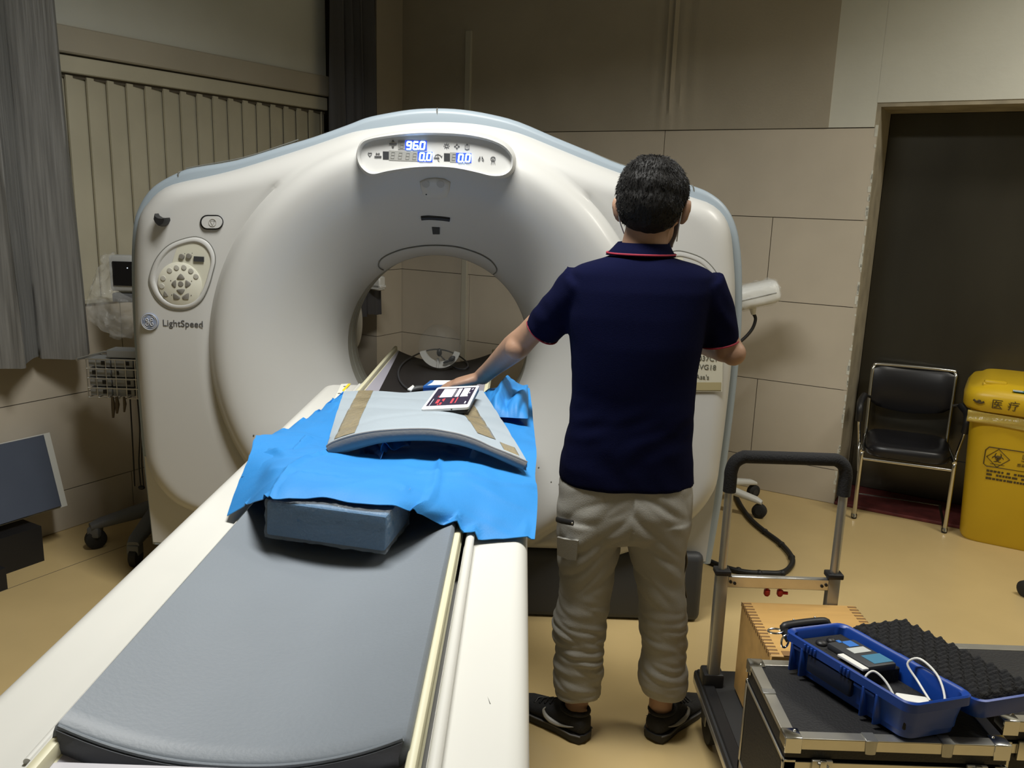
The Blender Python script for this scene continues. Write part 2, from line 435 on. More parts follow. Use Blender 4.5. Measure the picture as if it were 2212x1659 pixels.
# thin arc seam above the bore (service lid)
def onring(px, py, off=.003):
    """point of the cover's ring surface under a photo pixel"""
    d = ray(px, py); lo, hi = 2.85, 3.35
    prev = None
    for i in range(400):
        y = 2.85 + i * .00125; p = EYE + d * (y / d.y)
        r = math.hypot(p.x - GC.x, p.z - GC.z)
        if r < RB: s = -1
        else: s = y - pr(r)
        if s >= 0: return p + onrn(p) * off
    return EYE + d * (3.0 / d.y)
def onrn(p):
    rx, rz = p.x - GC.x, p.z - GC.z; r = max(RB + .002, math.hypot(rx, rz)); g = (pr(r + .001) - pr(r - .001)) / .002
    return V((g * rx / r, -1, g * rz / r)).normalized()
b = BM(); arc = [(836,584),(822,580),(817,571),(824,558),(845,546),(880,535),(930,529),(985,532),(1030,545),(1058,560),(1072,576),(1073,586),(1066,592)]
pa = [onring(p.x, p.y) for p in smooth([V((x, y, 0)) for x, y in arc], 5)]
tube(b, [p for p in pa if math.hypot(p.x - GC.x, p.z - GC.z) > RB + .004], .0022, 6); finish('lid_seam', b, M_gline, gan)
# intercom grille, slot, square window above the bore
b = BM(); base = [(907,392),(910,409),(916,422),(926,428),(955,429),(965,424),(971,410),(973,393),(960,386),(940,384),(920,386)]
def inb(k, off):
    mx, my = 940, 406
    return [onring(mx + (x - mx) * k, my + (y - my) * k, off) for x, y in base]
loft(b, [inb(1.03, -.002), inb(1.0, .004), inb(.96, .006), inb(.5, .0055), inb(.05, .005)], cap=True)
sp = finish('speaker_plate', b, M_gan, gan, ang=60)
M_spk = mat('speaker mesh grey', (.40, .405, .40), .6)
for x, y in ((920, 396), (952, 396)):
    b = BM(); p = onring(x, y, .0062); lathe(b, p, [(.0, -.001), (.0125, -.001), (.0135, 0.0004), (.0, .0008)], 20, onrn(p)); finish('speaker_grille', b, M_spk, sp)
b = BM(); p = onring(921, 418, .006); ball(b, p, .0024, 8); finish('indicator_dot', b, M_black, sp)
b = BM(); tube(b, smooth([onring(x, y, .001) for x, y in ((910, 470), (925, 469), (940, 469.5), (958, 471), (972, 473))], 4), .0095, 10, flat=.7); finish('laser_slot', b, M_black, gan)
b = BM(); q = [onring(x, y, .001) for x, y in ((933, 490), (950, 491), (950, 505), (935, 505))]; prism(b, q, onrn(q[0]) * .002); finish('laser_window', b, M_dark, gan)
# ---- display pocket on the crown
YD = 2.918
lens = [(775,334),(783,313),(800,303),(840,296),(890,291),(940,290),(1000,293),(1050,302),(1085,316),(1103,335),(1106,352),(1101,367),(1085,377),(1060,378),(1030,371),(985,362),(940,359),(890,361),(840,368),(812,374),(795,370),(780,355)]
lp = smooth([PY(x, y, YD) for x, y in lens], 3, True); lc = sum(lp, V()) / len(lp)
b = BM()
def scl(k, y): return [V((lc.x + (p.x - lc.x) * k[0], y, lc.z + (p.z - lc.z) * k[1])) for p in lp]
loft(b, [scl((1.07, 1.36), YD + .10), scl((1.055, 1.27), YD + .05), scl((1.045, 1.20), YD + .015), scl((1.03, 1.13), YD - .004), scl((1.012, 1.05), YD - .012), scl((1.0, 1.0), YD - .008), scl((.985, .97), YD + .006), scl((.98, .96), YD + .016)], cap=False)
dp = finish('display_housing', b, M_gan, gan, ang=80)
b = BM(); b.faces.new([b.verts.new(p) for p in scl((.985, .97), YD + .012)]); dpan = finish('display_panel', b, mat('display panel white', (.62, .62, .60), .35), dp, sm=False)
YP = YD + .0112
def rectpx(bm, x0, y0, x1, y1, sk=.0, y=YP, mi=0, d=-.0006):
    prism(bm, [PY(x0, y0, y), PY(x1, y0 + sk * (x1 - x0), y), PY(x1, y1 + sk * (x1 - x0), y), PY(x0, y1, y)], (0, d, 0), mi)
RM = [mat('blue readout glass', (.02, .05, .35), .3, emit=(.06, .12, 1), es=.6), mat('grey readout glass', (.33, .33, .31), .3), M_dark]
for grp in ([(860, 303, 875, 323, .02, 1), (875, 303, 922, 324, .02, 0)], [(840, 325, 902, 346, .04, 1), (902, 327, 934, 349, .04, 0), (827, 327, 840, 344, .02, 2)], [(972, 329, 985, 350, .04, 1), (985, 330, 1018, 351, .03, 0), (959, 331, 972, 348, .02, 2)]):
    b = BM()
    for g in grp: rectpx(b, *g[:5], mi=g[5])
    finish('readout_window', b, RM, dp, sm=False)
SEG = {'0': 'abcdef', '6': 'acdefg', '9': 'abcdfg', '8': 'abcdefg'}
def digit(bm, ch, x, y, w, h, t, yy):
    L = {'a': ((0, 0), (1, 0)), 'b': ((1, 0), (1, .5)), 'c': ((1, .5), (1, 1)), 'd': ((0, 1), (1, 1)), 'e': ((0, .5), (0, 1)), 'f': ((0, 0), (0, .5)), 'g': ((0, .5), (1, .5))}
    for s in SEG[ch]:
        (a, c), (d, e) = L[s]
        pts = [PY(x + a * w + (1 - c) * 2, y + c * h + a * w * .03, yy), PY(x + d * w + (1 - e) * 2, y + e * h + d * w * .03, yy)]
        tube(bm, pts, t, 6)
M_lit = emis('lit blue digits', (.36, .6, 1.0), 5.5)
for chs, dot in (((('9', 878, 306.5, 9), ('6', 892.5, 306.5, 9), ('0', 907, 306.5, 9)), (904, 322)), ((('0', 906, 330.5, 8.5), ('0', 921.5, 330.5, 8.5)), (918, 347)), ((('0', 990, 333.5, 8.5), ('0', 1005.5, 333.5, 8.5)), (1002, 350))):
    b = BM()
    for ch, x, y, w in chs: digit(b, ch, x, y, w, 15.5, .0026, YP - .002)
    ball(b, PY(*dot, YP - .002), .0026, 8); finish('lit_number', b, M_lit, dp)
M_un = mat('unlit segment grey', (.22, .22, .20), .5)
for x, y in ((864, 307), (844, 329), (860, 330), (876, 331), (891, 331.5), (976, 333)):
    b = BM(); digit(b, '8', x, y, 7, 13, .0006, YP - .0012); finish('unlit_digit', b, M_un, dp)
b = BM()
def ln(*pp, r=.0009): tube(b, [PY(x, y, YP - .001) for x, y in pp], r, 6)
ln((799,338),(796,334),(795,331.5),(796,330),(798,330),(799,331.5),(800.5,330),(802.5,330),(803,332),(802,334.5),(799,338))
finish('display_icon', b, M_icon, dp); b = BM()
ln((812,332),(820,332)); ln((814,330),(812,332),(814,334)); ln((818,330),(820,332),(818,334)); ln((809,338),(824,338),r=.0024)
finish('display_icon', b, M_icon, dp); b = BM()
ln((841,311),(857,311),r=.0024); ln((849,303),(847,306),(851,306),(849,303),r=.0016); ln((849,319),(847,316),(851,316),(849,319),r=.0016)
finish('display_icon', b, M_icon, dp); b = BM()
tube(b, [PY(965 + 3 * math.cos(t), 315 + 3.2 * math.sin(t), YP - .001) for t in [PI * k / 6 for k in range(12)]], .0009, 6, closed=True)
for k in range(8): ln((965 + 4.4 * math.cos(k * PI / 4), 315 + 4.4 * math.sin(k * PI / 4)), (965 + 6.5 * math.cos(k * PI / 4), 315 + 6.5 * math.sin(k * PI / 4)))
finish('display_icon', b, M_icon, dp); b = BM()
for dx, dy in ((1, 0), (-1, 0), (0, 1), (0, -1)):
    ln((987 + dx * 2.5, 316 + dy * 2.5), (987 + dx * 6, 316 + dy * 6), r=.001); ln((987 + dx * 4 - dy * 2, 316 + dy * 4 - dx * 2), (987 + dx * 2.5, 316 + dy * 2.5), (987 + dx * 4 + dy * 2, 316 + dy * 4 + dx * 2))
finish('display_icon', b, M_icon, dp); b = BM()
ln((1004,321),(1009,323),(1014,321)); ln((1009,319),(1009,311)); ln((1007,313),(1009,311),(1011,313)); ln((1005,319),(1005,313)); ln((1013,319),(1013,313))
finish('display_icon', b, M_icon, dp); b = BM()
ln((939,339),(941,335),(946,333),(951,335),(954,340)); ln((937,341),(949,341),r=.0016); ln((946,334),(946,346),(949,348)); ln((952,337),(954,340),(955,336))
finish('display_icon', b, M_icon, dp); b = BM()
ln((1037,338),(1033,346),(1034,348),(1037,345),(1037,338)); ln((1041,338),(1045,346),(1044,348),(1041,345),(1041,338))
finish('display_icon', b, M_icon, dp); b = BM()
tube(b, [PY(1065 + 5 * math.cos(t), 343 + 4.6 * math.sin(t), YP - .001) for t in [PI * k / 7 for k in range(14)]], .0009, 6, closed=True)
ln((1062,342),(1064,342)); ln((1066,342),(1068,342)); ln((1063,345),(1067,345)); ln((1062,349),(1061,354)); ln((1065,349),(1065,354)); ln((1068,349),(1069,354))
finish('display_icon', b, M_icon, dp)
# ---- round handle, stop button, control panel, badge on the left shoulder
YF = 2.997
b = BM(); hp = [(342,461),(345,466),(352,470),(361,471),(367,470),(368,476),(364,484),(357,489),(350,487),(344,481),(340,472)]
o = [PY(x, y, YF) for x, y in hp]; oc = sum(o, V()) / len(o)
loft(b, [[p + V((0, .01, 0)) for p in o], [p + V((0, -.03, 0)) for p in o], [oc + (p - oc) * .8 + V((0, -.042, 0)) for p in o]]); finish('positioning_knob', b, M_black, gan, ang=50)
def stad(x0, y0, x1, y1, Y, n=10):
    out = []; r = (y1 - y0) / 2; cy = (y0 + y1) / 2
    for k in range(n + 1): t = -PI / 2 + PI * k / n; out.append(PY(x1 - r + r * math.cos(t), cy + r * math.sin(t), Y))
    for k in range(n + 1): t = PI / 2 + PI * k / n; out.append(PY(x0 + r + r * math.cos(t), cy + r * math.sin(t), Y))
    return out
b = BM(); prism(b, stad(434, 464, 484, 496, YF + .006), (0, -.01, 0)); sb = finish('stop_button', b, M_black, gan)
b = BM(); o1 = stad(437, 467, 481, 493, YF - .002); loft(b, [o1, [p + V((0, -.008, 0)) for p in o1]]); finish('button_face', b, M_gan, sb)
b = BM()
tube(b, [PY(459 + 8 * math.cos(t), 481 + 8 * math.sin(t), YF - .011) for t in [PI * k / 10 for k in range(20)]], .0008, 6, closed=True)
tube(b, [PY(x, y, YF - .011) for x, y in ((454, 477), (464, 477), (459, 487))], .0008, 6, closed=True)
finish('stop_symbol', b, mat('faint grey print', (.36, .34, .30), .6), sb)
def panel(egg, cx_, cy_, Y, lip=1.0):
    e = smooth([PY(x, y, Y) for x, y in egg], 4, True); ec = sum(e, V()) / len(e)
    def sc(k, y): return [V((ec.x + (p.x - ec.x) * k, y, ec.z + (p.z - ec.z) * k)) for p in e]
    bb = BM(); loft(bb, [sc(1.0, Y + .01), sc(1.0, Y - .001), sc(.99, Y - .0015 - .0015 * lip), sc(.90, Y - .0015 - .0035 * lip), sc(.875, Y - .0015 - .0025 * lip), sc(.84, Y + .0), sc(.82, Y + .004)], cap=False)
    pn = finish('control_panel', bb, M_gan, gan, ang=60)
    bb = BM(); tube(bb, sc(1.008, Y - .001), .0018, 6, closed=True); finish('panel_seam', bb, M_gline, pn)
    bb = BM(); bb.faces.new([bb.verts.new(p) for p in sc(.85, Y + .0008)]); finish('panel_recess', bb, mat('panel recess cream', (.58, .57, .47), .4), pn, sm=False)
    return pn
EGG = [(323,612),(328,581),(342,553),(365,530),(395,517),(424,512),(447,521),(461,540),(465,563),(459,590),(450,620),(436,648),(415,664),(390,669),(362,664),(338,645)]
pn = panel(EGG, 390, 600, YF)
b = BM(); c0 = PY(389, 614, YF - .001)
lathe(b, c0, [(.0, .002), (.076, .002), (.078, .0), (.078, -.002), (.0766, -.0028), (.0, -.003)], 40, (0, 1, 0)); kp = finish('keypad_disc', b, mat('keypad cream', (.64, .63, .53), .4), pn)
M_btn = mat('grey rubber button', (.20, .19, .165), .5); M_btl = mat('pale button', (.42, .41, .36), .5)
YB = YF - .0045
pal = [(367,584),(382,578),(398,577.5),(413,585),(424,597),(353,601),(350,618)]
drk = [(391,613,6),(392.5,554,5),(408,553,6)]
for x, y in pal:
    bb = BM(); lathe(bb, PY(x, y, YB + .002), [(.0, -.0042), (.0085, -.0038), (.0095, -.0025), (.0095, .002)], 16, (0, 1, 0)); finish('round_button', bb, M_btl, kp)
for x, y, r in drk:
    bb = BM(); lathe(bb, PY(x, y, YB + .002), [(.0, -.0042), (.0085, -.0038), (.0095, -.0025), (.0095, .005)], 16, (0, 1, 0)); finish('dark_button', bb, M_btn, kp)
def wedge(pp):
    bb = BM(); q = [PY(x, y, YB + .002) for x, y in pp]; qc = sum(q, V()) / len(q); q = smooth(q, 3, True)
    loft(bb, [q, [p + V((0, -.003, 0)) for p in q], [qc + (p - qc) * .85 + V((0, -.0042, 0)) for p in q]]); finish('arrow_button', bb, M_btn, kp)
for pp in [((391,591),(399,600),(397,603),(385,603),(383,600)), ((371,613),(379,605),(381,609),(381,618),(378,621)), ((413,613),(403,605),(401,609),(401,618),(404,621)), ((392,636),(383,628),(384,625),(398,624),(399,628)),
           ((376,633),(388,640),(388,646),(377,647),(375,640)), ((408,633),(408,645),(406,647),(396,646),(395,640)), ((355,629),(358,630),(363,637),(363,640),(354,641))]: wedge(pp)
bb = BM(); rectpx(bb, 419, 553.5, 441, 564.5, .05, YF - .002, d=-.003); finish('mini_display', bb, M_dark, pn, sm=False)
for x, y in ((399, 548), (415, 547), (369, 606), (414, 607), (371, 637), (413, 638)):
    bb = BM(); ball(bb, PY(x, y, YF - .0045), .0016, 6); finish('led_dot', bb, M_black, kp)
# right control panel, mostly hidden by the man
EGR = [(1600 + 285 - x + 18, y + 22) for x, y in EGG][::-1]
pr_ = panel([(x - 18 + 0, y + 8) for x, y in EGR], 1490, 610, YF, 0)
# badge and wordmark
M_badge = mat('badge blue grey', (.22, .26, .36), .35); M_bsil = mat('badge silver', (.55, .56, .58), .35, .3)
b = BM(); bc = PY(324, 695, YF); lathe(b, bc, [(.0, .004), (.032, .004), (.032, -.003), (.029, -.005), (.0, -.005)], 40, (0, 1, 0)); bd = finish('maker_badge', b, M_badge, gan)
b = BM()
tube(b, [bc + V((.0285 * math.cos(t), -.0055, .0285 * math.sin(t))) for t in [2 * PI * k / 40 for k in range(40)]], .0016, 6, closed=True)
for a in range(4):
    t0 = a * PI / 2 + PI / 4
    tube(b, [bc + V(((.0215 + .003 * math.sin(k * PI / 5)) * math.cos(t0 + (k - 2.5) * .22), -.0055, (.0215 + .003 * math.sin(k * PI / 5)) * math.sin(t0 + (k - 2.5) * .22))) for k in range(6)], [.0006, .0012, .0015, .0015, .0012, .0006], 6)
def scr(*pp, r=.0018): tube(b, smooth([bc + V((x, -.0058, z)) for x, z in pp], 5), r, 6)
scr((-.003,.006),(-.007,.012),(-.012,.009),(-.010,.003),(-.004,.002),(-.003,-.006),(-.008,-.013),(-.014,-.009),(-.009,-.004),(-.001,-.002))
scr((.012,.011),(.007,.013),(.004,.008),(.008,.004),(.012,.006)); scr((.008,.004),(.003,.001),(.003,-.008),(.008,-.013),(.013,-.010),(.012,-.004),(.008,-.004))
finish('badge_monogram', b, M_bsil, bd)
p = PY(351, 704, 2.9965); q = PY(433, 707, 2.9965)
text('wordmark', 'LightSpeed', .0335, frame_m(p, q - p, (0, 0, 1)), mat('wordmark grey', (.075, .075, .08), .5), gan)
# fasteners
for x, y in ((1164, 1010), (1191, 1041), (1208, 1046), (548, 940)):
    b = BM(); ball(b, onring(x, y, .001), .003, 8); finish('screw_dot', b, M_gline, gan)
# ---------------------------------------------------------------- paper notice taped on the right of the scanner
pt = thing('paper_notice', 'faded printed paper taped to the scanner beside the man\'s bare elbow', 'notice', PY(1530, 840, 2.994))
b = BM(); q = [PY(x, y, 2.992) for x, y in ((1440, 752), (1562, 752), (1560, 846), (1438, 846))]; prism(b, q, (0, .0015, 0)); finish('sheet', b, mat('aged paper', (.52, .50, .40), .6), pt, sm=False)
b = BM(); q = [PY(x, y, 2.990) for x, y in ((1440, 826), (1558, 826), (1557, 843), (1439, 843))]; prism(b, q, (0, .001, 0)); finish('tape', b, mat('brown tape', (.36, .31, .17), .3), pt, sm=False)
for s, x, y, sz in (('P037C1', 1500, 778, .026), ('-VG18', 1505, 797, .026), ('Asa\'s', 1502, 818, .024)):
    p = PY(x, y, 2.9905); text('printed_line', s, sz, frame_m(p, (1, 0, -.02), (0, 0, 1)), mat('faded ink', (.10, .10, .08), .6), pt)

# ---------------------------------------------------------------- patient table
tb = thing('patient_table', 'long cream white scanner table with side rails and sliding cradle', 'table', (-.33, 1.8, 0))
M_tab = mat('table cream white', (.65, .645, .60), .35, var=.02, vs=3, coat=.1)
M_crad = mat('cradle cream', (.66, .63, .44), .45)
def tprof(x0, x1, zt, inner):   # closed cross section of a side cover, rounded outer edge
    pass
b = BM()
# body cross-section: flat tops left & right with a channel between for the cradle
NB = 8
def sec(y, dz=0.0, dx=0.0):
    p = []
    xl, xr = -.692 + dx, .030 - dx; zt = .936 - dz
    p += [(xl + .02, .70), (xl, .73)]
    for k in range(NB + 1): t = PI - k * PI / 2 / NB; p.append((xl + .035 + .035 * math.cos(t), zt - .035 + .035 * math.sin(t)))
    p += [(-.556, zt + .003), (-.552, zt - .004), (-.549, zt + .012), (-.543, zt + .012), (-.54, zt - .07), (-.098, zt - .07), (-.094, zt + .003), (-.07, zt + .003)]
    for k in range(NB + 1): t = PI / 2 - k * PI / 2 / NB; p.append((xr - .03 + .03 * math.cos(t), zt - .03 + .03 * math.sin(t)))
    p += [(xr, .73), (xr - .02, .70)]
    return [V((a, y, c)) for a, c in p]
ys = [(.2, 0, 0), (2.90, 0, 0), (2.93, .004, .006), (2.955, .014, .022), (2.968, .03, .045)]
loft(b, [sec(y, dz, dx) for y, dz, dx in ys], cap=False)
box(b, (-.331, 2.945, .782), (.648, .040, .160)); box(b, (-.608, 2.945, .86), (.092, .040, .044), .004, 1); box(b, (-.052, 2.945, .86), (.088, .040, .044), .004, 1); box(b, (-.331, .222, .782), (.68, .04, .16))
finish('side_cover', b, M_tab, tb, ang=35)
b = BM(); box(b, (-.33, 1.75, .35), (.46, 1.7, .70), .04, 3); finish('pedestal', b, M_gan, tb)
b = BM(); box(b, (-.33, 1.75, .03), (.62, 2.1, .06), .015, 2); finish('floor_plate', b, M_dark, tb)
# right rail tube and strip
b = BM(); tube(b, [(-.083, .835, .952), (-.083, 2.70, .952)], .0085, 14); rl = finish('side_rail', b, M_tab, tb)
b = BM(); tube(b, [(-.083, .823, .952), (-.083, .836, .952)], .007, 14); finish('rail_cap', b, M_alu, rl)
b = BM(); tube(b, [(-.556, .86, .942), (-.556, 2.90, .942)], .005, 12); finish('side_rail', b, M_tab, tb)
# scuffs on the cover
for x0, y0, x1, y1 in ((1050, 1498, 1059, 1522), (286, 1352, 289, 1364), (118, 1520, 122, 1524)):
    b = BM(); tube(b, [PZ(x0, y0, .9362), PZ(x1, y1, .9362)], [.0006, .0018], 6, flat=.4); finish('scuff_mark', b, M_gline, tb)
# sliding cradle: cream edges, grey-violet flanks, black centre, concave
b = BM(); rows = []
ZC = .955
def crz(x):  # concave underside tray
    t = (x + .317) / .213; return ZC - .052 * (1 - t * t)
yy = [.80 + 2.76 * k / 30 for k in range(31)]
for y in yy:
    bb_ = .152 + (.042 * max(0, (y - 2.6) / .95) if y < 3.5 else .044)
    br = [-.213, -.2, -bb_, bb_, .2, .213]; nn_ = [1, 3, 30, 3, 1]; r = []
    for (a0, a1), m in zip(zip(br, br[1:]), nn_): r += [V((-.317 + a0 + (a1 - a0) * k / m, y, crz(-.317 + a0 + (a1 - a0) * k / m))) for k in range(m)]
    r.append(V((-.317 + .213, y, crz(-.104)))); rows.append(r)
sheet(b, rows, .012)
b.faces.ensure_lookup_table()
for f in b.faces:
    c = f.calc_center_median(); t = abs(c.x + .317); bb_ = .152 + .042 * max(0, (c.y - 2.6) / .95)
    f.material_index = 0 if t > .2 else (1 if t > bb_ else 2)
for sx in (-.526, -.108): box(b, (sx, 2.18, ZC + .002), (.014, 2.76, .022), .005, 2)
finish('cradle', b, [M_crad, mat('violet grey laminate', (.34, .33, .38), .35), mat('black carbon', (.014, .012, .012), .5)], tb, ang=45)
b = BM(); box(b, (-.31, .756, .939), (.44, .20, .022), .006, 2); ep = finish('end_plate', b, mat('lavender white plate', (.60, .59, .63), .4), tb)
b = BM(); tube(b, [(-.30, .83, .951), (-.27, .83, .951)], .006, 10); finish('screw_cap', b, M_dark, ep)
# sticker on far left corner
b = BM(); q = [PZ(x, y, .9398) for x, y in ((737, 830), (752, 829), (742, 862), (722, 862))]; prism(b, q, (0, 0, .0008)); st = finish('warning_sticker', b, mat('white sticker', (.7, .7, .62), .5), tb, sm=False)
b = BM(); q = [PZ(x, y,   .9410) for x, y in ((752, 829), (758, 829), (742, 846), (739, 843))]; prism(b, q, (0, 0, .0005)); q = [PZ(x, y, .9410) for x, y in ((735, 852), (741, 848), (739, 862), (731, 862))]; prism(b, q, (0, 0, .0005)); finish('yellow_flash', b, mat('sticker yellow', (.75, .62, .03), .5), st, sm=False)
for px_, py_ in ((745, 835), (733, 850)):
    b = BM(); lathe(b, PZ(px_, py_, .9408), [(.006, 0), (.006, .0006)], 12); finish('sticker_symbol', b, M_icon, st)

# ---------------------------------------------------------------- mattress pad on the table
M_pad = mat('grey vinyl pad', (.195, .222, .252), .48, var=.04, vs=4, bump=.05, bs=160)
M_pad_shade = mat('shaded grey vinyl', (.07, .075, .085), .5, bump=.1, bs=120)  # pad vinyl again, with the unlit end's shade put into the colour
b = BM()
XL, XR = -.532, -.112
def padz(x): t = (x - (XL + XR) / 2) / ((XR - XL) / 2); return .985 - .045 * (1 - abs(t) ** 2.2)
def psec(y, k):
    top = []; n = 26
    for i in range(n + 1):
        x = XL + .006 + (XR - XL - .012) * i / n; top.append(V((x, y, padz(x) + .0012 * noise.noise(V((x * 9, y * 5, 0))) - k)))
    bot = [V((x, y, padz(x) - .046 + k)) for x in [XR - .012 - (XR - XL - .024) * i / n for i in range(n + 1)]]
    side = [V((XR - .001, y, padz(XR) - .008 - k)), V((XR, y, padz(XR) - .022)), V((XR - .006, y, padz(XR) - .04 + k))]
    sidl = [V((XL + .006, y, padz(XL) - .04 + k)), V((XL, y, padz(XL) - .022)), V((XL + .001, y, padz(XL) - .008 - k))]
    return top + side + bot + sidl
rings = [psec(.872, .010), psec(.875, .004)] + [psec(.880 + .03 * i, 0) for i in range(40)] + [psec(2.06, .004)]
loft(b, rings); pad = finish('mattress_pad', b, M_pad, ang=50)
for v in pad.data.polygons: pass
tag(pad, 'long grey vinyl mattress pad with curved top lying on scanner table', 'pad')
b = BM(); n = 26
for yy_, rr in ((.8735, .0028),):
    tube(b, [V((XL + .008 + (XR - XL - .016) * i / n, yy_, padz(XL + (XR - XL) * i / n) - .004)) for i in range(n + 1)], rr, 8)
finish('piping', b, M_pad, pad)
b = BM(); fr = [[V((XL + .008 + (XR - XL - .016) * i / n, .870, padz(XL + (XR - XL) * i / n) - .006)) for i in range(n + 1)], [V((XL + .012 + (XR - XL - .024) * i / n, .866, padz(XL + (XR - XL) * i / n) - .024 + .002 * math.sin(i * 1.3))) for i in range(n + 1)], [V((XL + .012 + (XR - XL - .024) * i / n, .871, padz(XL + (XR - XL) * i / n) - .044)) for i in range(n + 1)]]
sheet(b, fr, .002); ef = finish('end_panel', b, M_pad_shade, pad); ef['label'] = 'grey end panel, darkened with painted shade'
# ---------------------------------------------------------------- foam block in plastic
M_foam = mat('blue foam', (.075, .17, .30), .7, bump=.3, bs=200)
A = PZ(574, 1163, .972); Bp = PZ(831, 1200, .962)
fy = (Bp - A).normalized(); fn = V((-fy.y, fy.x, 0)).normalized()
hh = PP(572, 1081, A, (0, 1, 0)).z - .972
foam = thing('foam_block', 'blue foam block wrapped in clear plastic, under the drape edge', 'foam block', A + (Bp - A) / 2 + fn * .07)
b = BM()
L = (Bp - A).length; Cn = A + (Bp - A) / 2 + fn * .075; up = V((0, 0, 1)); X = (Bp - A).normalized(); Yd = up.cross(X).normalized(); Zd = X.cross(Yd)
Rm = Matrix((X, Yd, Zd)).transposed()
box(b, Cn + Zd * (hh / 2 + .003), (L, .15, hh - .006), .006, 2, Rm); finish('foam_core', b, M_foam, foam)
t = bmesh.new(); bmesh.ops.create_cube(t, size=1); bmesh.ops.subdivide_edges(t, edges=t.edges[:], cuts=44, use_grid_fill=True)
for v in t.verts:
    s = V((v.co.x * (L + .003), v.co.y * .1535, v.co.z * (hh + .0005)))
    s += s.normalized() * (.0022 * noise.noise(s * 60) + .0018 * noise.noise(s * 140)); s.z += (.004 * abs(noise.noise(V((s.x * 160, s.y * 40, 3)))) if v.co.z > .4 else 0); v.co = Cn + Zd * (hh / 2 + .003) + Rm @ s
finish('plastic_wrap', t, mat('crinkly clear wrap', (.8, .9, 1.0), .08, alpha=.14, spec=1, bump=1.0, bs=80), foam, ang=180)
# ---------------------------------------------------------------- blue drape
M_drape = mat('blue nonwoven drape', (.022, .215, .56), .6, var=.05, vs=6, bump=.08, bs=260)
def surf(rows_px, nu, nv, amp=0.0, seed=0):
    R = [[PZ(x, y, z) for x, y, z in r] for r in rows_px]
    k = max(len(r) for r in R)
    def resample(pts, n):
        s = smooth(pts, 12); d = [0]
        for a, c in zip(s, s[1:]): d.append(d[-1] + (c - a).length)
        out = []; j = 0
        for i in range(n):
            t = d[-1] * i / (n - 1)
            while j < len(d) - 2 and d[j + 1] < t: j += 1
            f = (t - d[j]) / max(1e-9, d[j + 1] - d[j]); out.append(s[j].lerp(s[j + 1], min(1, f)))
        return out
    R = [resample(r, nu) for r in R]
    cols = [resample([R[i][j] for i in range(len(R))], nv) for j in range(nu)]
    rows = [[cols[j][i] for j in range(nu)] for i in range(nv)]
    for r in rows:
        for p in r:
            p.z += amp * (noise.noise(V((p.x * 9, p.y * 9, seed))) + .5 * noise.noise(V((p.x * 24, p.y * 20, seed + 4))))
            p.z += amp * .9 * max(0, 1 - abs(noise.noise(V((p.x * 6 + p.y * 3, p.y * 7, seed + 9)))) * 5)
    return rows
DR = [
 [(490,1113,.952),(530,1093,.985),(576,1078,1.050),(640,1079,1.051),(704,1077,1.052),(770,1089,1.049),(850,1094,1.046),(900,1110,1.018),(945,1131,.985),(1010,1162,.955),(1080,1164,.945),(1155,1167,.935)],
 [(505,1070,.958),(550,1055,.995),(600,1045,1.052),(660,1045,1.056),(720,1050,1.056),(800,1055,1.054),(860,1062,1.048),(940,1090,1.015),(1015,1115,.975),(1085,1118,.96),(1160,1110,.94)],
 [(528,1015,.962),(570,1005,.99),(615,998,1.03),(670,1000,1.035),(720,1005,1.03),(800,1015,1.025),(860,1022,1.022),(935,1035,1.018),(1010,1042,1.0),(1085,1065,.972),(1161,1062,.945)],
 [(543,975,.968),(585,968,.985),(630,965,.990),(675,965,.99),(720,970,.985),(800,985,.982),(860,990,.985),(930,995,.99),(1005,1005,.995),(1080,1030,.97),(1156,1030,.955)],
 [(553,943,.985),(600,944,.985),(645,945,.980),(690,948,.975),(730,950,.970),(800,960,.966),(860,962,.968),(930,965,.97),(1005,975,.972),(1078,992,.965),(1159,985,.960)],
 [(598,937,.955),(640,925,.962),(680,920,.970),(715,925,.970),(745,930,.965),(800,935,.960),(860,938,.960),(930,940,.96),(1000,945,.965),(1075,955,.965),(1156,950,.955)],
 [(640,918,.955),(675,905,.962),(705,898,.968),(730,900,.968),(755,905,.966),(800,908,.962),(860,908,.962),(930,910,.964),(1000,912,.967),(1072,918,.972),(1152,912,.958)],
 [(697,885,.955),(715,872,.962),(733,868,.97),(748,868,.966),(765,870,.965),(800,872,.965),(860,874,.965),(930,875,.966),(1000,876,.97),(1065,880,.975),(1149,880,.965)],
 [(738,850,.97),(741,846,.985),(752,845,.98),(766,846,.972),(785,847,.97),(815,848,.97),(860,850,.97),(925,851,.97),(990,850,.975),(1055,846,1.0),(1144,838,.99)],
]
rows = surf(DR, 110, 110, .0035, 2)
foamM = (Matrix.Translation(Cn) @ Rm.to_4x4()).inverted()
def support(p):
    z = .939 if -.69 < p.x < .03 else 0
    if -.095 < p.x < -.07: z = max(z, .961)
    if XL - .005 < p.x < XR + .005: z = max(z, (padz(min(XR, max(XL, p.x))) if p.y < 2.07 else crz(min(-.105, max(-.529, p.x)))))
    if p.x < -.50 and p.x > -.54 or -.125 < p.x < -.10: z = max(z, .968)
    q = foamM @ V((p.x, p.y, Cn.z))
    if abs(q.x) < L / 2 + .004 and abs(q.y) < .077: z = max(z, Cn.z + hh + .004 + (q.x * X.z))
    return z
def tri(x, w): return max(0, 1 - abs(x) / w)
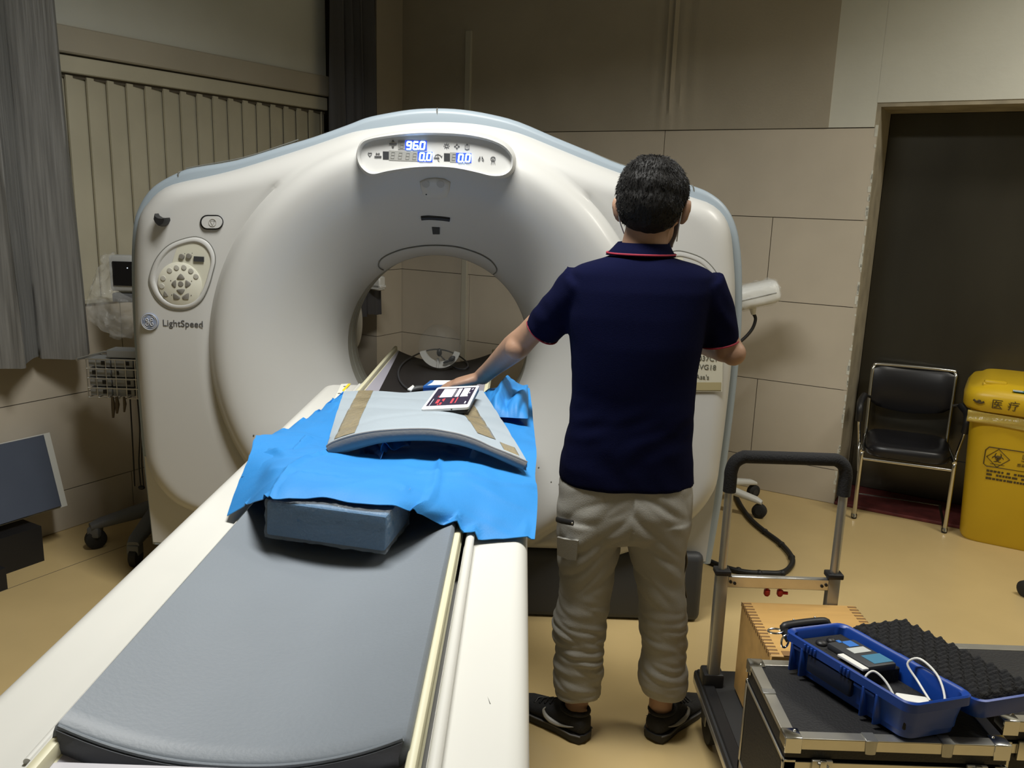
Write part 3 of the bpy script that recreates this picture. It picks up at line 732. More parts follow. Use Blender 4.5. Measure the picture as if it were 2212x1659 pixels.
for i, r in enumerate(rows):
    for j, p in enumerate(r):
        s_, t_ = j / (len(r) - 1), i / (len(rows) - 1)
        p.z += .010 * tri(s_ - .655 - .02 * t_, .014) * (1 - t_) + .008 * tri(s_ - .30 + .03 * t_, .013) + .004 * tri(t_ - .33, .012) * (s_ < .3) + .005 * tri(t_ - .20 - .05 * s_, .015) * (s_ > .6)
        w_ = (t_ * 9.5 + s_ * 5) % 1.0
        p.z += .013 * (w_ if w_ < .8 else (1 - w_) * 4) * max(0, 1 - s_ / .24) * max(0, min(1, (t_ - .5) / .1)) * (t_ < .95)
        p.z += .010 * tri(t_ - .36 + (s_ - .08) * .6, .03) * tri(s_ - .12, .09)
for r in rows:
    for p in r: p.z = max(p.z, support(p) + .006)
b = BM(); sheet(b, rows, .0016)
dr = finish('surgical_drape', b, M_drape, ang=60)
tag(dr, 'bright blue disposable drape spread across the scanner table', 'drape')
FL = [[(553,942,.992),(600,943,.990),(650,945,.986),(700,948,.982),(725,952,.978)], [(543,975,.985),(592,975,.990),(643,975,.990),(690,978,.987),(716,982,.983)], [(532,1006,.976),(582,1005,.995),(634,1003,1.005),(684,1006,1.003),(712,1010,.995)], [(522,1032,.966),(574,1030,.99),(622,1029,1.02),(676,1032,1.03),(708,1036,1.025)]]
fl = surf(FL, 40, 40, .002, 7)
for r in fl:
    for p in r: p.z = max(p.z, support(p) + .010)
b = BM(); sheet(b, fl, .0015); finish('folded_flap', b, M_drape, dr, ang=60)
# the bunched corner beside the cushion
b = BM()
def crump(pp, z0, hgt, seed):
    out = []
    for i in range(30):
        r = []
        for j in range(40):
            s, t = j / 39, i / 29
            a = V(pp[0]).lerp(V(pp[1]), s); c = V(pp[3]).lerp(V(pp[2]), s); q = a.lerp(c, t)
            p = PZ(q.x, q.y, z0); e = max(0, math.sin(PI * s)) ** .5 * max(0, math.sin(PI * t)) ** .5
            fold = .55 * (1 - abs(math.sin((s * 1.6 + t * .9) * PI))) + .9 * abs(noise.noise(V((s * 2.2 + t * 1.4, t * 1.8 - s, seed)))) + .25 * abs(noise.noise(V((s * 5, t * 5 + s * 2, seed + 3))))
            p.z += e * hgt * (.35 + 1.15 * fold); r.append(p)
        out.append(r)
    return out
sheet(b, crump([(1046, 848, 0), (1140, 832, 0), (1140, 905, 0), (1060, 900, 0)], .985, .06, 1.0), .0016)
finish('bunched_corner', b, M_drape, dr, ang=60)
# loop of drape poking out beneath the cushion
b = BM(); lp_ = [PZ(x, y, z) for x, y, z in ((775, 985, .985), (800, 994, .985), (820, 993, .99), (828, 978, 1.0), (822, 966, 1.01), (835, 962, 1.01), (855, 966, 1.0), (880, 968, .99))]
s = smooth(lp_, 6); sheet(b, [[p + V((0, .12 * k / 6, .008 * math.sin(k + i * .5))) for i, p in enumerate(s)] for k in range(7)], .0015)
finish('folded_edge', b, M_drape, dr, ang=60)
# ---------------------------------------------------------------- arched cushion
M_cush = mat('light grey blue vinyl', (.33, .385, .43), .4, var=.03, vs=4, bump=.05, bs=120)
M_cushs = mat('grey vinyl side', (.20, .20, .20), .45, bump=.08, bs=160)
A = PZ(718, 986, .99); Bq = PZ(1122, 1012, .975)
dd = (Bq - A); nn = V((-dd.y, dd.x, 0)).normalized()
NT_ = [(706,963),(722,953),(761,940),(795,933),(828,929),(880,926),(928,926),(962,931),(995,938),(1030,950),(1062,965),(1100,980),(1139,997)]
NBt = [(716,984),(730,981),(761,972),(795,962),(828,955),(880,951),(928,951),(962,955),(995,961),(1030,972),(1062,984),(1095,999),(1128,1014)]
ntop = smooth([PP(x, y, A, nn) for x, y in NT_], 4); nbot = smooth([PP(x, y, A, nn) for x, y in NBt], 4)
K = len(ntop)
FT = [(743, 845), (800, 844.5), (828, 845), (868, 848), (888, 847), (940, 843), (990, 843), (1043, 844)]
far = smooth([PZ(x, y, 1.035 + .012 * math.sin(PI * i / 7)) for i, (x, y) in enumerate(FT)], 8)
far = [far[int(round(i * (len(far) - 1) / (K - 1)))] for i in range(K)]
cu = thing('arched_cushion', 'light grey arched vinyl cushion with brown tape, on the blue drape', 'cushion', (-.2, 2.1, .98))
def crow(t):
    out = []
    for i in range(K):
        p = ntop[i].lerp(far[i], t); s = i / (K - 1)
        p.z += .004 * math.sin(PI * t) + .003 * noise.noise(V((s * 4, t * 5, 1))) * math.sin(PI * t)
        # soft crease lines
        for (a0, a1, h) in ((.12, .55, .0025), (.62, .3, .0025), (.85, .7, .002)):
            dlt = (t - (a0 + (a1 - a0) * s)); p.z -= h * math.exp(-(dlt / .03) ** 2)
        if t < .03: p.z -= .003
        out.append(p)
    return out
ts = [0, .012, .03] + [.05 + .93 * i / 40 for i in range(41)] + [1.0]
b = BM(); top = [crow(t) for t in ts]; sheet(b, top, .012, d=(0, 0, 1)); ct = finish('cover', b, M_cush, cu, ang=60)
b = BM(); off = ntop[0] - nbot[0]; body = []
for t in ts[1:]:
    up_ = crow(t); body.append([p - V((0, 0, .004)) for p in up_] + [up_[i] - V((0, 0, (ntop[i] - nbot[i]).length * (1 - .45 * t))) for i in range(K - 1, -1, -1)])
loft(b, body); finish('padding', b, M_cushs, cu, ang=50)
b = BM(); rr = [[ntop[i] + nn * -.001 - V((0, 0, .002)) for i in range(K)], [ntop[i].lerp(nbot[i], .35) - nn * .007 for i in range(K)], [ntop[i].lerp(nbot[i], .75) - nn * .006 for i in range(K)], [nbot[i] + nn * .004 for i in range(K)]]
sheet(b, rr, .003); finish('front_panel', b, M_cushs, cu, ang=60)
b = BM(); tube(b, [p - nn * .002 - V((0, 0, .001)) for p in ntop], .0028, 8); finish('piping', b, M_cushs, cu)
M_tape = mat('brown packing tape', (.27, .225, .135), .22, var=.12, vs=14, bump=.35, bs=60, coat=.4)
for s0, s1, t0, t1 in ((.075, .175, .03, 1.0), (.79, .885, .14, 1.0), (.90, .965, .015, .12)):
    b = BM(); rws = []
    for t in [t0 + (t1 - t0) * i / 30 for i in range(31)]:
        up_ = crow(t); r = []
        for j in range(7):
            q = (s0 + (s1 - s0) * j / 6) * (K - 1); i0 = int(q); p = up_[i0].lerp(up_[min(i0 + 1, K - 1)], q - i0)
            r.append(p + V((0, 0, .0016 + .0008 * noise.noise(V((j * .7, t * 20, s0))))))
        rws.append(r)
    sheet(b, rws, .0008, d=(0, 0, 1)); finish('tape_strip', b, M_tape, cu, ang=80)
# ---------------------------------------------------------------- tablet
q = [PZ(909, 884, 1.062), PZ(1012, 879, 1.062), PZ(1036, 832, 1.076), PZ(945, 836, 1.076)]
tab = thing('tablet_computer', 'small white tablet with a dark lit screen, lying on the arched cushion', 'tablet', (q[0] + q[2]) / 2)
X = (q[1] - q[0]).normalized(); Yv = (q[3] - q[0]); Yv = (Yv - Yv.dot(X) * X).normalized(); Z = X.cross(Yv)
def tp(a, c, h=0.0):   # bilinear point on the tablet face
    return q[0].lerp(q[1], a).lerp(q[3].lerp(q[2], a), c) + Z * h
b = BM(); rr = []
def rrect(m, h, r=.05, n=5):
    out = []
    for (ax, cy, a0) in ((1 - m - r, 1 - m - r, 0), (m + r, 1 - m - r, PI / 2), (m + r, m + r, PI), (1 - m - r, m + r, 3 * PI / 2)):
        for k in range(n + 1): t = a0 + PI / 2 * k / n; out.append(tp(ax + r * math.cos(t), cy + r * math.sin(t), h))
    return out
loft(b, [rrect(.02, -.009), rrect(.0, -.007), rrect(.0, -.001), rrect(.012, 0)]); finish('body', b, mat('tablet white', (.75, .75, .75), .3), tab, ang=40)
b = BM(); loft(b, [rrect(.005, -.0165), rrect(.0, -.015), rrect(.005, -.0095)]); finish('case', b, M_black, tab, ang=40)
def qd(bm, a0, c0, a1, c1, h, mi=0): prism(bm, [tp(a0, c0, h), tp(a1, c0, h), tp(a1, c1, h), tp(a0, c1, h)], Z * .0002, mi)
b = BM(); qd(b, .06, .12, .94, .90, .0003); sc_ = finish('screen', b, mat('dark screen', (.01, .008, .015), .15, emit=(.03, .022, .045), es=1.0), tab, sm=False)
b = BM(); qd(b, .22, .48, .50, .86, .0006); qd(b, .56, .48, .64, .86, .0006); qd(b, .68, .48, .83, .86, .0006); qd(b, .12, .13, .128, .42, .0006); qd(b, .86, .16, .885, .25, .0006)
for a, c in ((.87, .78), (.85, .62), (.80, .66), (.885, .80), (.83, .48)): qd(b, a, c, a + .02, c + .035, .0006)
finish('white_window', b, emis('screen white', (.95, .97, 1), 1.6), sc_, sm=False)
b = BM(); qd(b, .22, .22, .28, .38, .0006); qd(b, .32, .15, .36, .24, .0006); qd(b, .28, .14, .305, .18, .0006); qd(b, .33, .33, .37, .40, .0006); qd(b, .36, .29, .38, .42, .0006); qd(b, .54, .2, .585, .40, .0006); qd(b, .64, .2, .66, .44, .0006); qd(b, .19, .49, .2, .56, .0006)
finish('red_reading', b, emis('screen red', (1, .06, .08), 1.3), sc_, sm=False)
b = BM()
for i in range(7): qd(b, .515, .5 + i * .05, .545, .53 + i * .05, .0006)
finish('grey_text', b, emis('screen grey', (.4, .4, .42), .8), sc_, sm=False)
b = BM(); ball(b, tp(.64, 0, -.0045), .0022, 8); finish('headphone_jack', b, M_black, tab)
# ---------------------------------------------------------------- dose meter with cable
A = PZ(914, 834, .995); Bq = PZ(982, 831.5, .995); Cq = PZ(992, 822, .995); Dq = PZ(930, 821.5, .995)
dm = thing('dose_meter', 'small blue meter box with a white label, at the man\'s fingertips', 'meter', ((A + Cq) / 2).xy.to_3d() + V((0, 0, .915)))
M_dmb = mat('meter dark blue', (.008, .03, .13), .4); M_dmt = mat('meter blue', (.03, .12, .36), .4)
b = BM(); prism(b, [p - V((0, 0, .078)) for p in (A, Bq, Cq, Dq)], (0, 0, .072)); finish('housing', b, M_dmb, dm, sm=False)
b = BM(); prism(b, [p - V((0, 0, .006)) for p in (A, Bq, Cq, Dq)], (0, 0, .006)); lid = finish('lid', b, M_dmt, dm, sm=False)
def dq(a, c): return A.lerp(Bq, a).lerp(Dq.lerp(Cq, a), c) + V((0, 0, .0004))
b = BM(); prism(b, [dq(.12, .08), dq(.85, .08), dq(.82, .5), dq(.88, .95), dq(.14, .95), dq(.17, .5)], (0, 0, .0006)); finish('label_plate', b, mat('label white', (.75, .75, .73), .5), lid, sm=False)
b = BM(); tube(b, [PZ(914, 838, .955), PZ(900, 840, .953), PZ(886, 843, .95)], [.010, .012, .008], 12); finish('plug', b, M_dark, dm)
b = BM(); prism(b, [PZ(880, 843, .975), PZ(892, 834, .985), PZ(895, 837, .985), PZ(888, 846, .975)], (0, 0, .004)); finish('white_tag', b, M_white, dm, sm=False)
cp = []
for x, y in ((886,843),(872,833),(862,818),(861,801),(870,785),(888,772),(912,761),(936,755),(962,757),(986,766),(1005,779),(1011,790),(1005,797),(991,797),(974,789),(957,774),(948,763)):
    p = PZ(x, y, .93)
    for _ in range(4): p = PZ(x, y, max(.906, crz(max(-.52, min(-.11, p.x)))) + .008)
    cp.append(p)
b = BM(); tube(b, smooth(cp, 6), .0035, 8); finish('cable', b, mat('grey black cable', (.03, .03, .033), .5), dm)
# ---------------------------------------------------------------- clear plastic covered holder at the far end of the cradle
c0 = PZ(950, 799, .905)
hd = thing('head_holder', 'round clear plastic covered holder standing at far end of cradle', 'holder', (c0.x, c0.y, .905))
b = BM(); ball(b, c0 + V((0, 0, .094)), (.088, .05, .093), 32)
for v in b.verts: v.co += v.co.normalized() * .0 + V((1, 1, 1)) * 0; v.co.x += .004 * noise.noise(v.co * 40); v.co.z += .004 * noise.noise(v.co * 33)
finish('plastic_cover', b, mat('thin clear cover', (.6, .62, .6), .12, alpha=.10, spec=1.0, bump=.8, bs=40), hd, ang=180)
b = BM(); n = 24
rws = [[c0 + V((rr * math.cos(PI + PI * (.08 + .84 * i / n)), -.012, .094 + rr * math.sin(PI + PI * (.08 + .84 * i / n)))) for i in range(n + 1)] for rr in (.060, .084)]
sheet(b, rws, .02, d=(0, -1, 0)); finish('curved_support', b, M_white, hd, ang=40)
b = BM(); tube(b, [c0 + V((-.008, -.016, .012)), c0 + V((-.006, -.016, .05))], .005, 8); finish('rod', b, M_white, hd)
b = BM(); ball(b, c0 + V((0, -.03, .078)), (.011, .012, .017), 12); finish('black_knob', b, M_black, hd)
b = BM(); ball(b, c0 + V((.05, -.02, .052)), (.016, .008, .010), 12, Matrix.Rotation(-.6, 3, 'Y')); ball(b, c0 + V((.03, -.02, .040)), (.018, .006, .005), 10, Matrix.Rotation(-.4, 3, 'Y')); finish('dark_clip', b, M_dark, hd)
# ================================================================ the man
YM = 2.33
man = thing('person', 'man seen from behind in navy polo shirt, grey trousers and black sneakers', 'person', (.33, YM, 0))
M_skin = mat('skin', (.34, .20, .13), .5, var=.05, vs=30)
M_shirt = mat('navy polo knit', (.0028, .0038, .021), .95, spec=.08, bump=.15, bs=400)
M_trou = mat('grey cotton trousers', (.30, .293, .265), .8, var=.03, vs=6, bump=.12, bs=300)
M_hair = mat('black hair', (.005, .0045, .004), .6, spec=.25, bump=.6, bs=90, stretch=(1, 1, .35))
M_pipe = mat('red knit stripe', (.30, .018, .04), .7)
UPV = V((0, 0, 1)); XV = V((1, 0, 0)); YV = V((0, 1, 0))
def hring(y, xl, xr, Y, bd, p=2.4, n=36, dy=0):
    a = PY(xl, y, Y); c = PY(xr, y, Y); m = (a + c) / 2; m.y += dy
    return oval(m, XV, YV, (c.x - a.x) / 2, bd, n, p)
# --- body
hc = PY(1409, 446, 2.365)
HR = Matrix.Rotation(-.30, 3, 'Z') @ Matrix.Rotation(-.20, 3, 'X')
def hp_(x, y, z): return hc + HR @ V((x, y, z))
b = BM()
ball(b, hp_(0, -.012, .012), (.079, .097, .103), 32, HR)            # skull
ball(b, hp_(0, .035, -.055), (.060, .060, .062), 24, HR)            # jaw
ball(b, hp_(0, .068, -.092), (.024, .024, .02), 16, HR)             # chin
ball(b, hp_(0, .075, .03), (.05, .03, .035), 18, HR)                # brow
tube(b, [hp_(0, .092, .018), hp_(0, .104, -.005), hp_(0, .118, -.027), hp_(0, .10, -.037)], [.009, .011, .015, .009], 10)   # nose
for s in (-1, 1):
    ball(b, hp_(s * .011, .103, -.033), (.008, .009, .007), 10, HR)
    ball(b, hp_(s * .045, .06, -.018), (.026, .03, .026), 12, HR)   # cheeks
    e = [hp_(s * .077, -.004, -.02), hp_(s * .094, -.016, .012), hp_(s * .097, -.020, -.005), hp_(s * .090, -.012, -.034), hp_(s * .079, -.002, -.044)]
    tube(b, smooth(e, 4), [.007 + .004 * math.sin(PI * i / 16) for i in range(17)], 8)
    ball(b, hp_(s * .085, -.008, -.012), (.009, .017, .027), 12, HR)
tube(b, [hp_(-.022, .092, -.062), hp_(0, .099, -.06), hp_(.022, .092, -.062)], [.004, .007, .004], 8)
tube(b, [hp_(-.018, .091, -.069), hp_(0, .097, -.07), hp_(.018, .091, -.069)], [.004, .007, .004], 8)
nb = PY(1388, 560, YM + .01)
tube(b, smooth([hp_(0, -.02, -.02), (hp_(0, -.02, -.03) + nb) / 2 + V((0, .006, 0)), nb, PY(1385, 600, YM + .01)], 5), [.056 + .001 * i for i in range(16)], 24)
# torso under the clothes
loft(b, [hring(y, l + 14, r - 14, YM, d - .012) for y, l, r, d in ((566, 1310, 1468, .055), (582, 1270, 1505, .07), (600, 1255, 1525, .08), (660, 1248, 1505, .095), (740, 1252, 1493, .10), (850, 1256, 1480, .095), (950, 1246, 1472, .10), (1040, 1232, 1474, .10), (1110, 1230, 1470, .09))])
def legring(y, xl, xr, k): a = PY(xl, y, YM); c = PY(xr, y, YM); m = (a + c) / 2; r = (c.x - a.x) / 2 * k; return m, r
LL = [(1120,1205,1341),(1210,1206,1328),(1290,1209,1316),(1340,1206,1308),(1400,1207,1302),(1480,1204,1292)]
RL = [(1120,1345,1490),(1210,1364,1478),(1290,1382,1480),(1340,1384,1480),(1400,1388,1478),(1480,1390,1474)]
LA = PY(1246, 1512, YM - .005); RA = PY(1428, 1508, YM - .005)
LF = V((LA.x, LA.y, .05)); RF_ = V((RA.x, RA.y, .05))
for rows_, an, ft in ((LL, LA, LF), (RL, RA, RF_)):
    cs = [legring(*r, .66) for r in rows_]
    tube(b, [c for c, r in cs] + [an, ft], [max(.045, r) for c, r in cs[:-1]] + [.044, .036, .036], 18)
shoe_dir = {-1: (PZ(1140, 1525, .04) - PZ(1268, 1592, .04)).normalized(), 1: (PZ(1492, 1522, .04) - PZ(1402, 1594, .04)).normalized()}
for s, ft in ((-1, LF), (1, RF_)):
    d = shoe_dir[s]; d.z = 0; d.normalize()
    tube(b, [ft - d * .035 - V((0, 0, .005)), ft + d * .04 - V((0, 0, .01)), ft + d * .10 - V((0, 0, .022)), ft + d * .155 - V((0, 0, .028))], [.03, .036, .032, .018], 14)
# arms
LS = PY(1243, 622, YM); LE = PY(1122, 742, 2.45); LW = PY(1040, 815, 2.66)
RS = PY(1527, 630, YM); RE = PY(1572, 752, 2.36); RW = PY(1497, 742, 2.60)
def arm(S, E_, Wr, k=1.0):
    P_ = [S, S.lerp(E_, .35), S.lerp(E_, .75), E_, E_.lerp(Wr, .25), E_.lerp(Wr, .6), Wr]
    tube(b, smooth(P_, 4), [r for r in [.044, .043, .042, .041, .040, .039, .039, .039, .0385, .038, .039, .040, .0415, .042, .042, .041, .0395, .038, .036, .034, .032, .030, .0285, .028, .0275]], 18, flat=.92)
arm(LS, LE, LW); arm(RS, RE, RW)
ball(b, LE + V((-.01, -.016, -.012)), (.034, .034, .034), 14)
ball(b, RE + V((.014, -.012, -.012)), (.036, .036, .036), 14)
def hand(Wr, fwd, side, palm_n, curl, thumb_side):
    """palm, five bent fingers; fwd = towards the fingertips, side = towards the thumb, palm_n = out of the palm"""
    F = V(fwd).normalized(); S_ = (V(side) - V(side).dot(F) * F).normalized(); N_ = V(palm_n); N_ = (N_ - N_.dot(F) * F - N_.dot(S_) * S_).normalized()
    pr2 = []
    for t, w, h in ((-.01, .026, .021), (.02, .031, .018), (.05, .038, .0155), (.078, .040, .0135), (.09, .038, .0115)):
        pr2.append(oval(Wr + F * t, S_, N_, w, h, 18, 2.6))
    loft(b, pr2)
    for off, ln_, r in ((.029, .070, .0088), (.010, .078, .0092), (-.010, .073, .0088), (-.028, .058, .0078)):
        p = Wr + F * (.084 - abs(off) * .18) + S_ * off; a = curl * .35; pts = [p - F * .015, p]; dirv = F + S_ * off * 2.2
        for seg in (.44, .32, .24):
            dv = (dirv.normalized() * math.cos(a) + N_ * math.sin(a)); p = p + dv * ln_ * seg; pts.append(p); a += curl
        tube(b, smooth(pts, 3), [r * k for k in [1.05, 1.05, 1.05, 1.04, 1.03, 1.0, 1.0, 1.0, .97, .95, .93, .88, .72]], 10)
    p = Wr + F * .022 + S_ * .024; pts = [p]
    for dv, l in ((F * .75 + S_ * .65 + N_ * .25, .038), (F * .92 + S_ * .35 + N_ * .3, .032), (F * 1 + S_ * .08 + N_ * .35, .026)):
        p = p + dv.normalized() * l; pts.append(p)
    tube(b, smooth(pts, 3), [.014, .0135, .013, .0125, .012, .0115, .011, .0105, .0098, .0075], 10)
lf = (PZ(985, 827, 1.012) - LW)
hand(LW, lf, V((.35, .8, .1)), V((0, .1, -1)), .28, 1)
rf_ = (PY(1440, 700, 2.78) - RW)
hand(RW, rf_, V((-.3, .2, 1)), V((-1, .3, 0)), .45, 1)
remesh('body', b, .0055, 3, M_skin, man)
# --- face details
b = BM()
for s in (-1, 1):
    ball(b, hp_(s * .032, .083, .004), (.0125, .010, .0085), 14, HR)
eyes = finish('eye', b, mat('eye white', (.7, .68, .65), .2), man)
b = BM()
for s in (-1, 1): ball(b, hp_(s * .032, .0905, .004), (.0055, .004, .0055), 10, HR)
finish('iris', b, mat('dark brown iris', (.02, .01, .006), .1), eyes)
b = BM()
for s in (-1, 1): tube(b, [hp_(s * .015, .098, .026), hp_(s * .03, .099, .03), hp_(s * .048, .086, .026)], [.003, .0035, .002], 6)
finish('eyebrow', b, M_hair, man)
# --- face mask with ear loops
M_mask = mat('white mask', (.62, .66, .68), .8)
b = BM(); rws = []
for i in range(13):
    t = i / 12; z = -.005 - .095 * t; bul = .018 * math.sin(PI * min(1, t * 1.1)); r = []
    for j in range(17):
        a = (j / 16 - .5) * 1.9; rr = .112 - .012 * t + bul * math.cos(a)
        r.append(hp_(rr * .72 * math.sin(a), -.002 + rr * math.cos(a) * 1.02, z))
    rws.append(r)
sheet(b, rws, .0015); mk = finish('face_mask', b, M_mask, man, ang=70)
b = BM()
for s in (-1, 1):
    tube(b, smooth([hp_(s * .078, .045, -.012), hp_(s * .089, .015, .018), hp_(s * .090, -.02, .026), hp_(s * .086, -.032, .0), hp_(s * .082, -.03, -.04), hp_(s * .076, .0, -.065), hp_(s * .07, .04, -.085)], 5), .0016, 6)
finish('ear_loop', b, M_mask, mk)
# --- hair
b = BM()
ball(b, hp_(0, -.016, .034), (.096, .112, .098), 32, HR); ball(b, hp_(0, -.03, .07), (.082, .09, .058), 28, HR)
ball(b, hp_(0, -.048, .0), (.088, .078, .086), 28, HR)
ball(b, hp_(0, -.048, -.03), (.068, .056, .052), 24, HR)
bmesh.ops.recalc_face_normals(b, faces=b.faces[:])
cut = hp_(0, .03, -.01); cn = HR @ V((0, 1, -.62)).normalized()
def hdisp(p, n):
    d = (p - cut).dot(cn)
    h = .0022 * noise.noise(p * 26) + .0012 * noise.noise(V((p.x * 90, p.y * 90, p.z * 45)))
    return h - (.028 if d > .03 else 0) - .022 * max(0, min(1, (d - .0) / .03))
hair = remesh('hair', b, .0045, 2, M_hair, man, hdisp)
b = BM(); random.seed(3); hm = hair.data; Wh = WM[hair]
vs = list(hm.vertices)
for _ in range(4200):
    v = random.choice(vs); p = Wh @ v.co; n = v.normal
    rel = HR.transposed() @ (p - hc)
    if rel.z < -.06 or (p - cut).dot(cn) > .0: continue
    whorl = V((.01, -.05, .12)); t = (rel - whorl); t = HR @ (t - t.dot(HR.transposed() @ n) * (HR.transposed() @ n))
    t = t.normalized() if t.length > 1e-6 else V((1, 0, 0))
    l = random.uniform(.007, .014) * (1 if rel.z > -.0 else .6)
    q1 = p + n * l * .10 + t * l * .5; q2 = p + n * l * (.12 + random.random() * .16) + t * l * 1.0 + V((random.uniform(-1, 1), random.uniform(-1, 1), random.uniform(-1, 1))) * .003
    tube(b, [p - n * .003, q1, q2], [.0012, .001, .0003], 3, cap=False)
finish('hair_tuft', b, M_hair, hair)['kind'] = 'stuff'
# --- polo shirt
b = BM()
TR = [(553,1318,1452,.066),(560,1302,1475,.074),(568,1276,1505,.082),(577,1250,1528,.09),(590,1234,1545,.098),(625,1226,1545,.112),(680,1224,1530,.122),(740,1230,1516,.127),(800,1233,1504,.124),(850,1235,1500,.121),(900,1230,1498,.122),(950,1221,1493,.126),(1000,1209,1496,.13),(1036,1207,1498,.131)]
loft(b, [hring(y, l, r, YM, d) for y, l, r, d in TR])
def sleeve(pts, rs): tube(b, smooth(pts, 5), [rs[0] + (rs[-1] - rs[0]) * i / (5 * (len(pts) - 1)) for i in range(5 * (len(pts) - 1) + 1)], 24)
sleeve([PY(1262, 612, YM), PY(1232, 645, YM + .02), PY(1196, 685, YM + .055), PY(1171, 713, YM + .085)], [.068, .054])
sleeve([PY(1512, 615, YM), PY(1534, 660, YM + .01), PY(1549, 705, YM + .025), PY(1554, 742, YM + .03)], [.068, .054])
hemz = PY(1350, 1036, YM).z
def sdisp(p, n):
    low = max(0, min(1, (1.12 - p.z) / .25)); wl = max(0, 1 - abs(p.z - .98) / .12)
    d = .0022 * noise.noise(V((p.x * 8, p.y * 8, p.z * 8))) + .004 * low * noise.noise(V((p.x * 14 + p.z * 10, p.y * 10, p.z * 9)))
    d += .005 * wl * noise.noise(V((p.x * 16 - p.z * 14, p.y * 12, p.z * 22)))
    # sleeve folds
    sl = max(0, min(1, (.17 - p.x) / .05)) if p.x < .3 else max(0, min(1, (p.x - .50) / .05))
    d += sl * .004 * noise.noise(V((p.x * 30 + p.z * 26, p.y * 10, (p.z - p.x) * 12)))
    return d
shirt = remesh('polo_shirt', b, .007, 4, M_shirt, man, sdisp)
b = BM(); n = 36
def cring(y, xl, xr, Y, bd, dy=0): return hring(y, xl, xr, Y, bd, 2.1, n, dy)
ct_, cb_ = cring(524, 1335, 1446, YM + .012, .064), cring(552, 1308, 1460, YM + .005, .078)
ci_ = cring(525, 1341, 1440, YM + .012, .060)
loft(b, [cring(552, 1316, 1450, YM + .005, .072), cb_, cring(538, 1322, 1452, YM + .008, .071), ct_, ci_, cring(552, 1330, 1440, YM + .008, .064)], cap=False)
col = finish('collar', b, M_shirt, shirt, ang=50)
b = BM(); tube(b, cring(547.5, 1310.5, 1459, YM + .005, .0785), .0026, 6, closed=True); finish('collar_stripe', b, M_pipe, col)
def cuff(cpt, axis, r, flat=1.0):
    T_ = V(axis).normalized(); a = UPV.cross(T_).normalized(); c = T_.cross(a)
    return [cpt + (a * math.cos(t) + c * math.sin(t)) * r for t in [2 * PI * k / 32 for k in range(32)]]
b = BM()
lc_ = PY(1173, 711, YM + .083); la_ = PY(1171, 713, YM + .085) - PY(1196, 685, YM + .055)
rc_ = PY(1554, 740, YM + .03); ra_ = PY(1554, 742, YM + .03) - PY(1549, 705, YM + .025)
tube(b, cuff(lc_, la_, .0535), .0026, 6, closed=True); finish('cuff_stripe', b, M_pipe, shirt)
b = BM(); tube(b, cuff(rc_, ra_, .0535), .0026, 6, closed=True); finish('cuff_stripe', b, M_pipe, shirt)
# --- trousers
b = BM()
def trow(y, xl, xr, d, p=2.2): return hring(y, xl, xr, YM, d, p)
loft(b, [trow(y, l, r, d, 2.6) for y, l, r, d in ((985, 1222, 1484, .112), (1040, 1208, 1494, .122), (1090, 1204, 1494, .128), (1130, 1204, 1490, .122), (1152, 1206, 1486, .105))])
TLd = [(1110,1203,1343,.118),(1150,1201,1341,.112),(1210,1204,1331,.1),(1250,1206,1325,.094),(1290,1207,1318,.09),(1320,1199,1313,.088),(1345,1195,1310,.087),(1400,1199,1306,.084),(1440,1198,1303,.08),(1470,1194,1300,.078),(1492,1199,1298,.074)]
TRd = [(1110,1345,1493,.118),(1150,1344,1488,.112),(1210,1362,1480,.1),(1250,1372,1480,.094),(1290,1379,1482,.09),(1340,1378,1485,.087),(1400,1386,1482,.083),(1425,1384,1480,.08),(1445,1377,1484,.08),(1470,1377,1487,.078),(1490,1384,1480,.074)]
loft(b, [trow(*r) for r in TLd]); loft(b, [trow(*r) for r in TRd])
knL = PY(1255, 1320, YM).z
def tdisp(p, n):
    kl = math.exp(-((p.z - .30) / .13) ** 2); an = max(0, min(1, (.22 - p.z) / .1)); s = 1.25 if p.x < .33 else .75
    d = .003 * noise.noise(p * 7)
    d += s * kl * .014 * (abs(noise.noise(V((p.x * 8, p.y * 8, p.z * 34 + p.x * 10)))) - .25)
    d += an * .012 * (abs(noise.noise(V((p.x * 7 + 3, p.y * 7, p.z * 40)))) - .25)
    th = max(0, min(1, (p.z - .42) / .1)); sx = -1 if p.x < .33 else 1
    d += th * .012 * (abs(noise.noise(V(((p.x * sx * .8 + p.z * .9) * 17, p.y * 5, (p.x * sx - p.z) * 4)))) - .25)
    return d
trou = remesh('cargo_trousers', b, .0055, 3, M_trou, man, tdisp)
def onleg(px, py, dY): return PY(px, py, YM - dY)
b = BM(); pk = [onleg(1206, 1158, .06), onleg(1222, 1162, .098), onleg(1251, 1166, .108), onleg(1247, 1208, .10), onleg(1228, 1206, .095), onleg(1206, 1196, .055)]
prism(b, pk, V((-.004, -.009, 0))); finish('pocket_flap', b, M_trou, trou, ang=60)
b = BM(); tube(b, [onleg(1203, 1122, .05), onleg(1212, 1125, .088), onleg(1238, 1130, .118)], .008, 8, flat=.5); finish('pocket_zip', b, M_black, trou)
b = BM(); ball(b, onleg(1236, 1130, .124), .003, 8); finish('zip_pull', b, M_chrome, trou)
b = BM(); tube(b, smooth([onleg(1482, 1155, .035), onleg(1479, 1185, .045), onleg(1482, 1215, .04), onleg(1475, 1245, .04), onleg(1481, 1290, .03)], 5), .005, 8); finish('side_zip', b, M_black, trou)
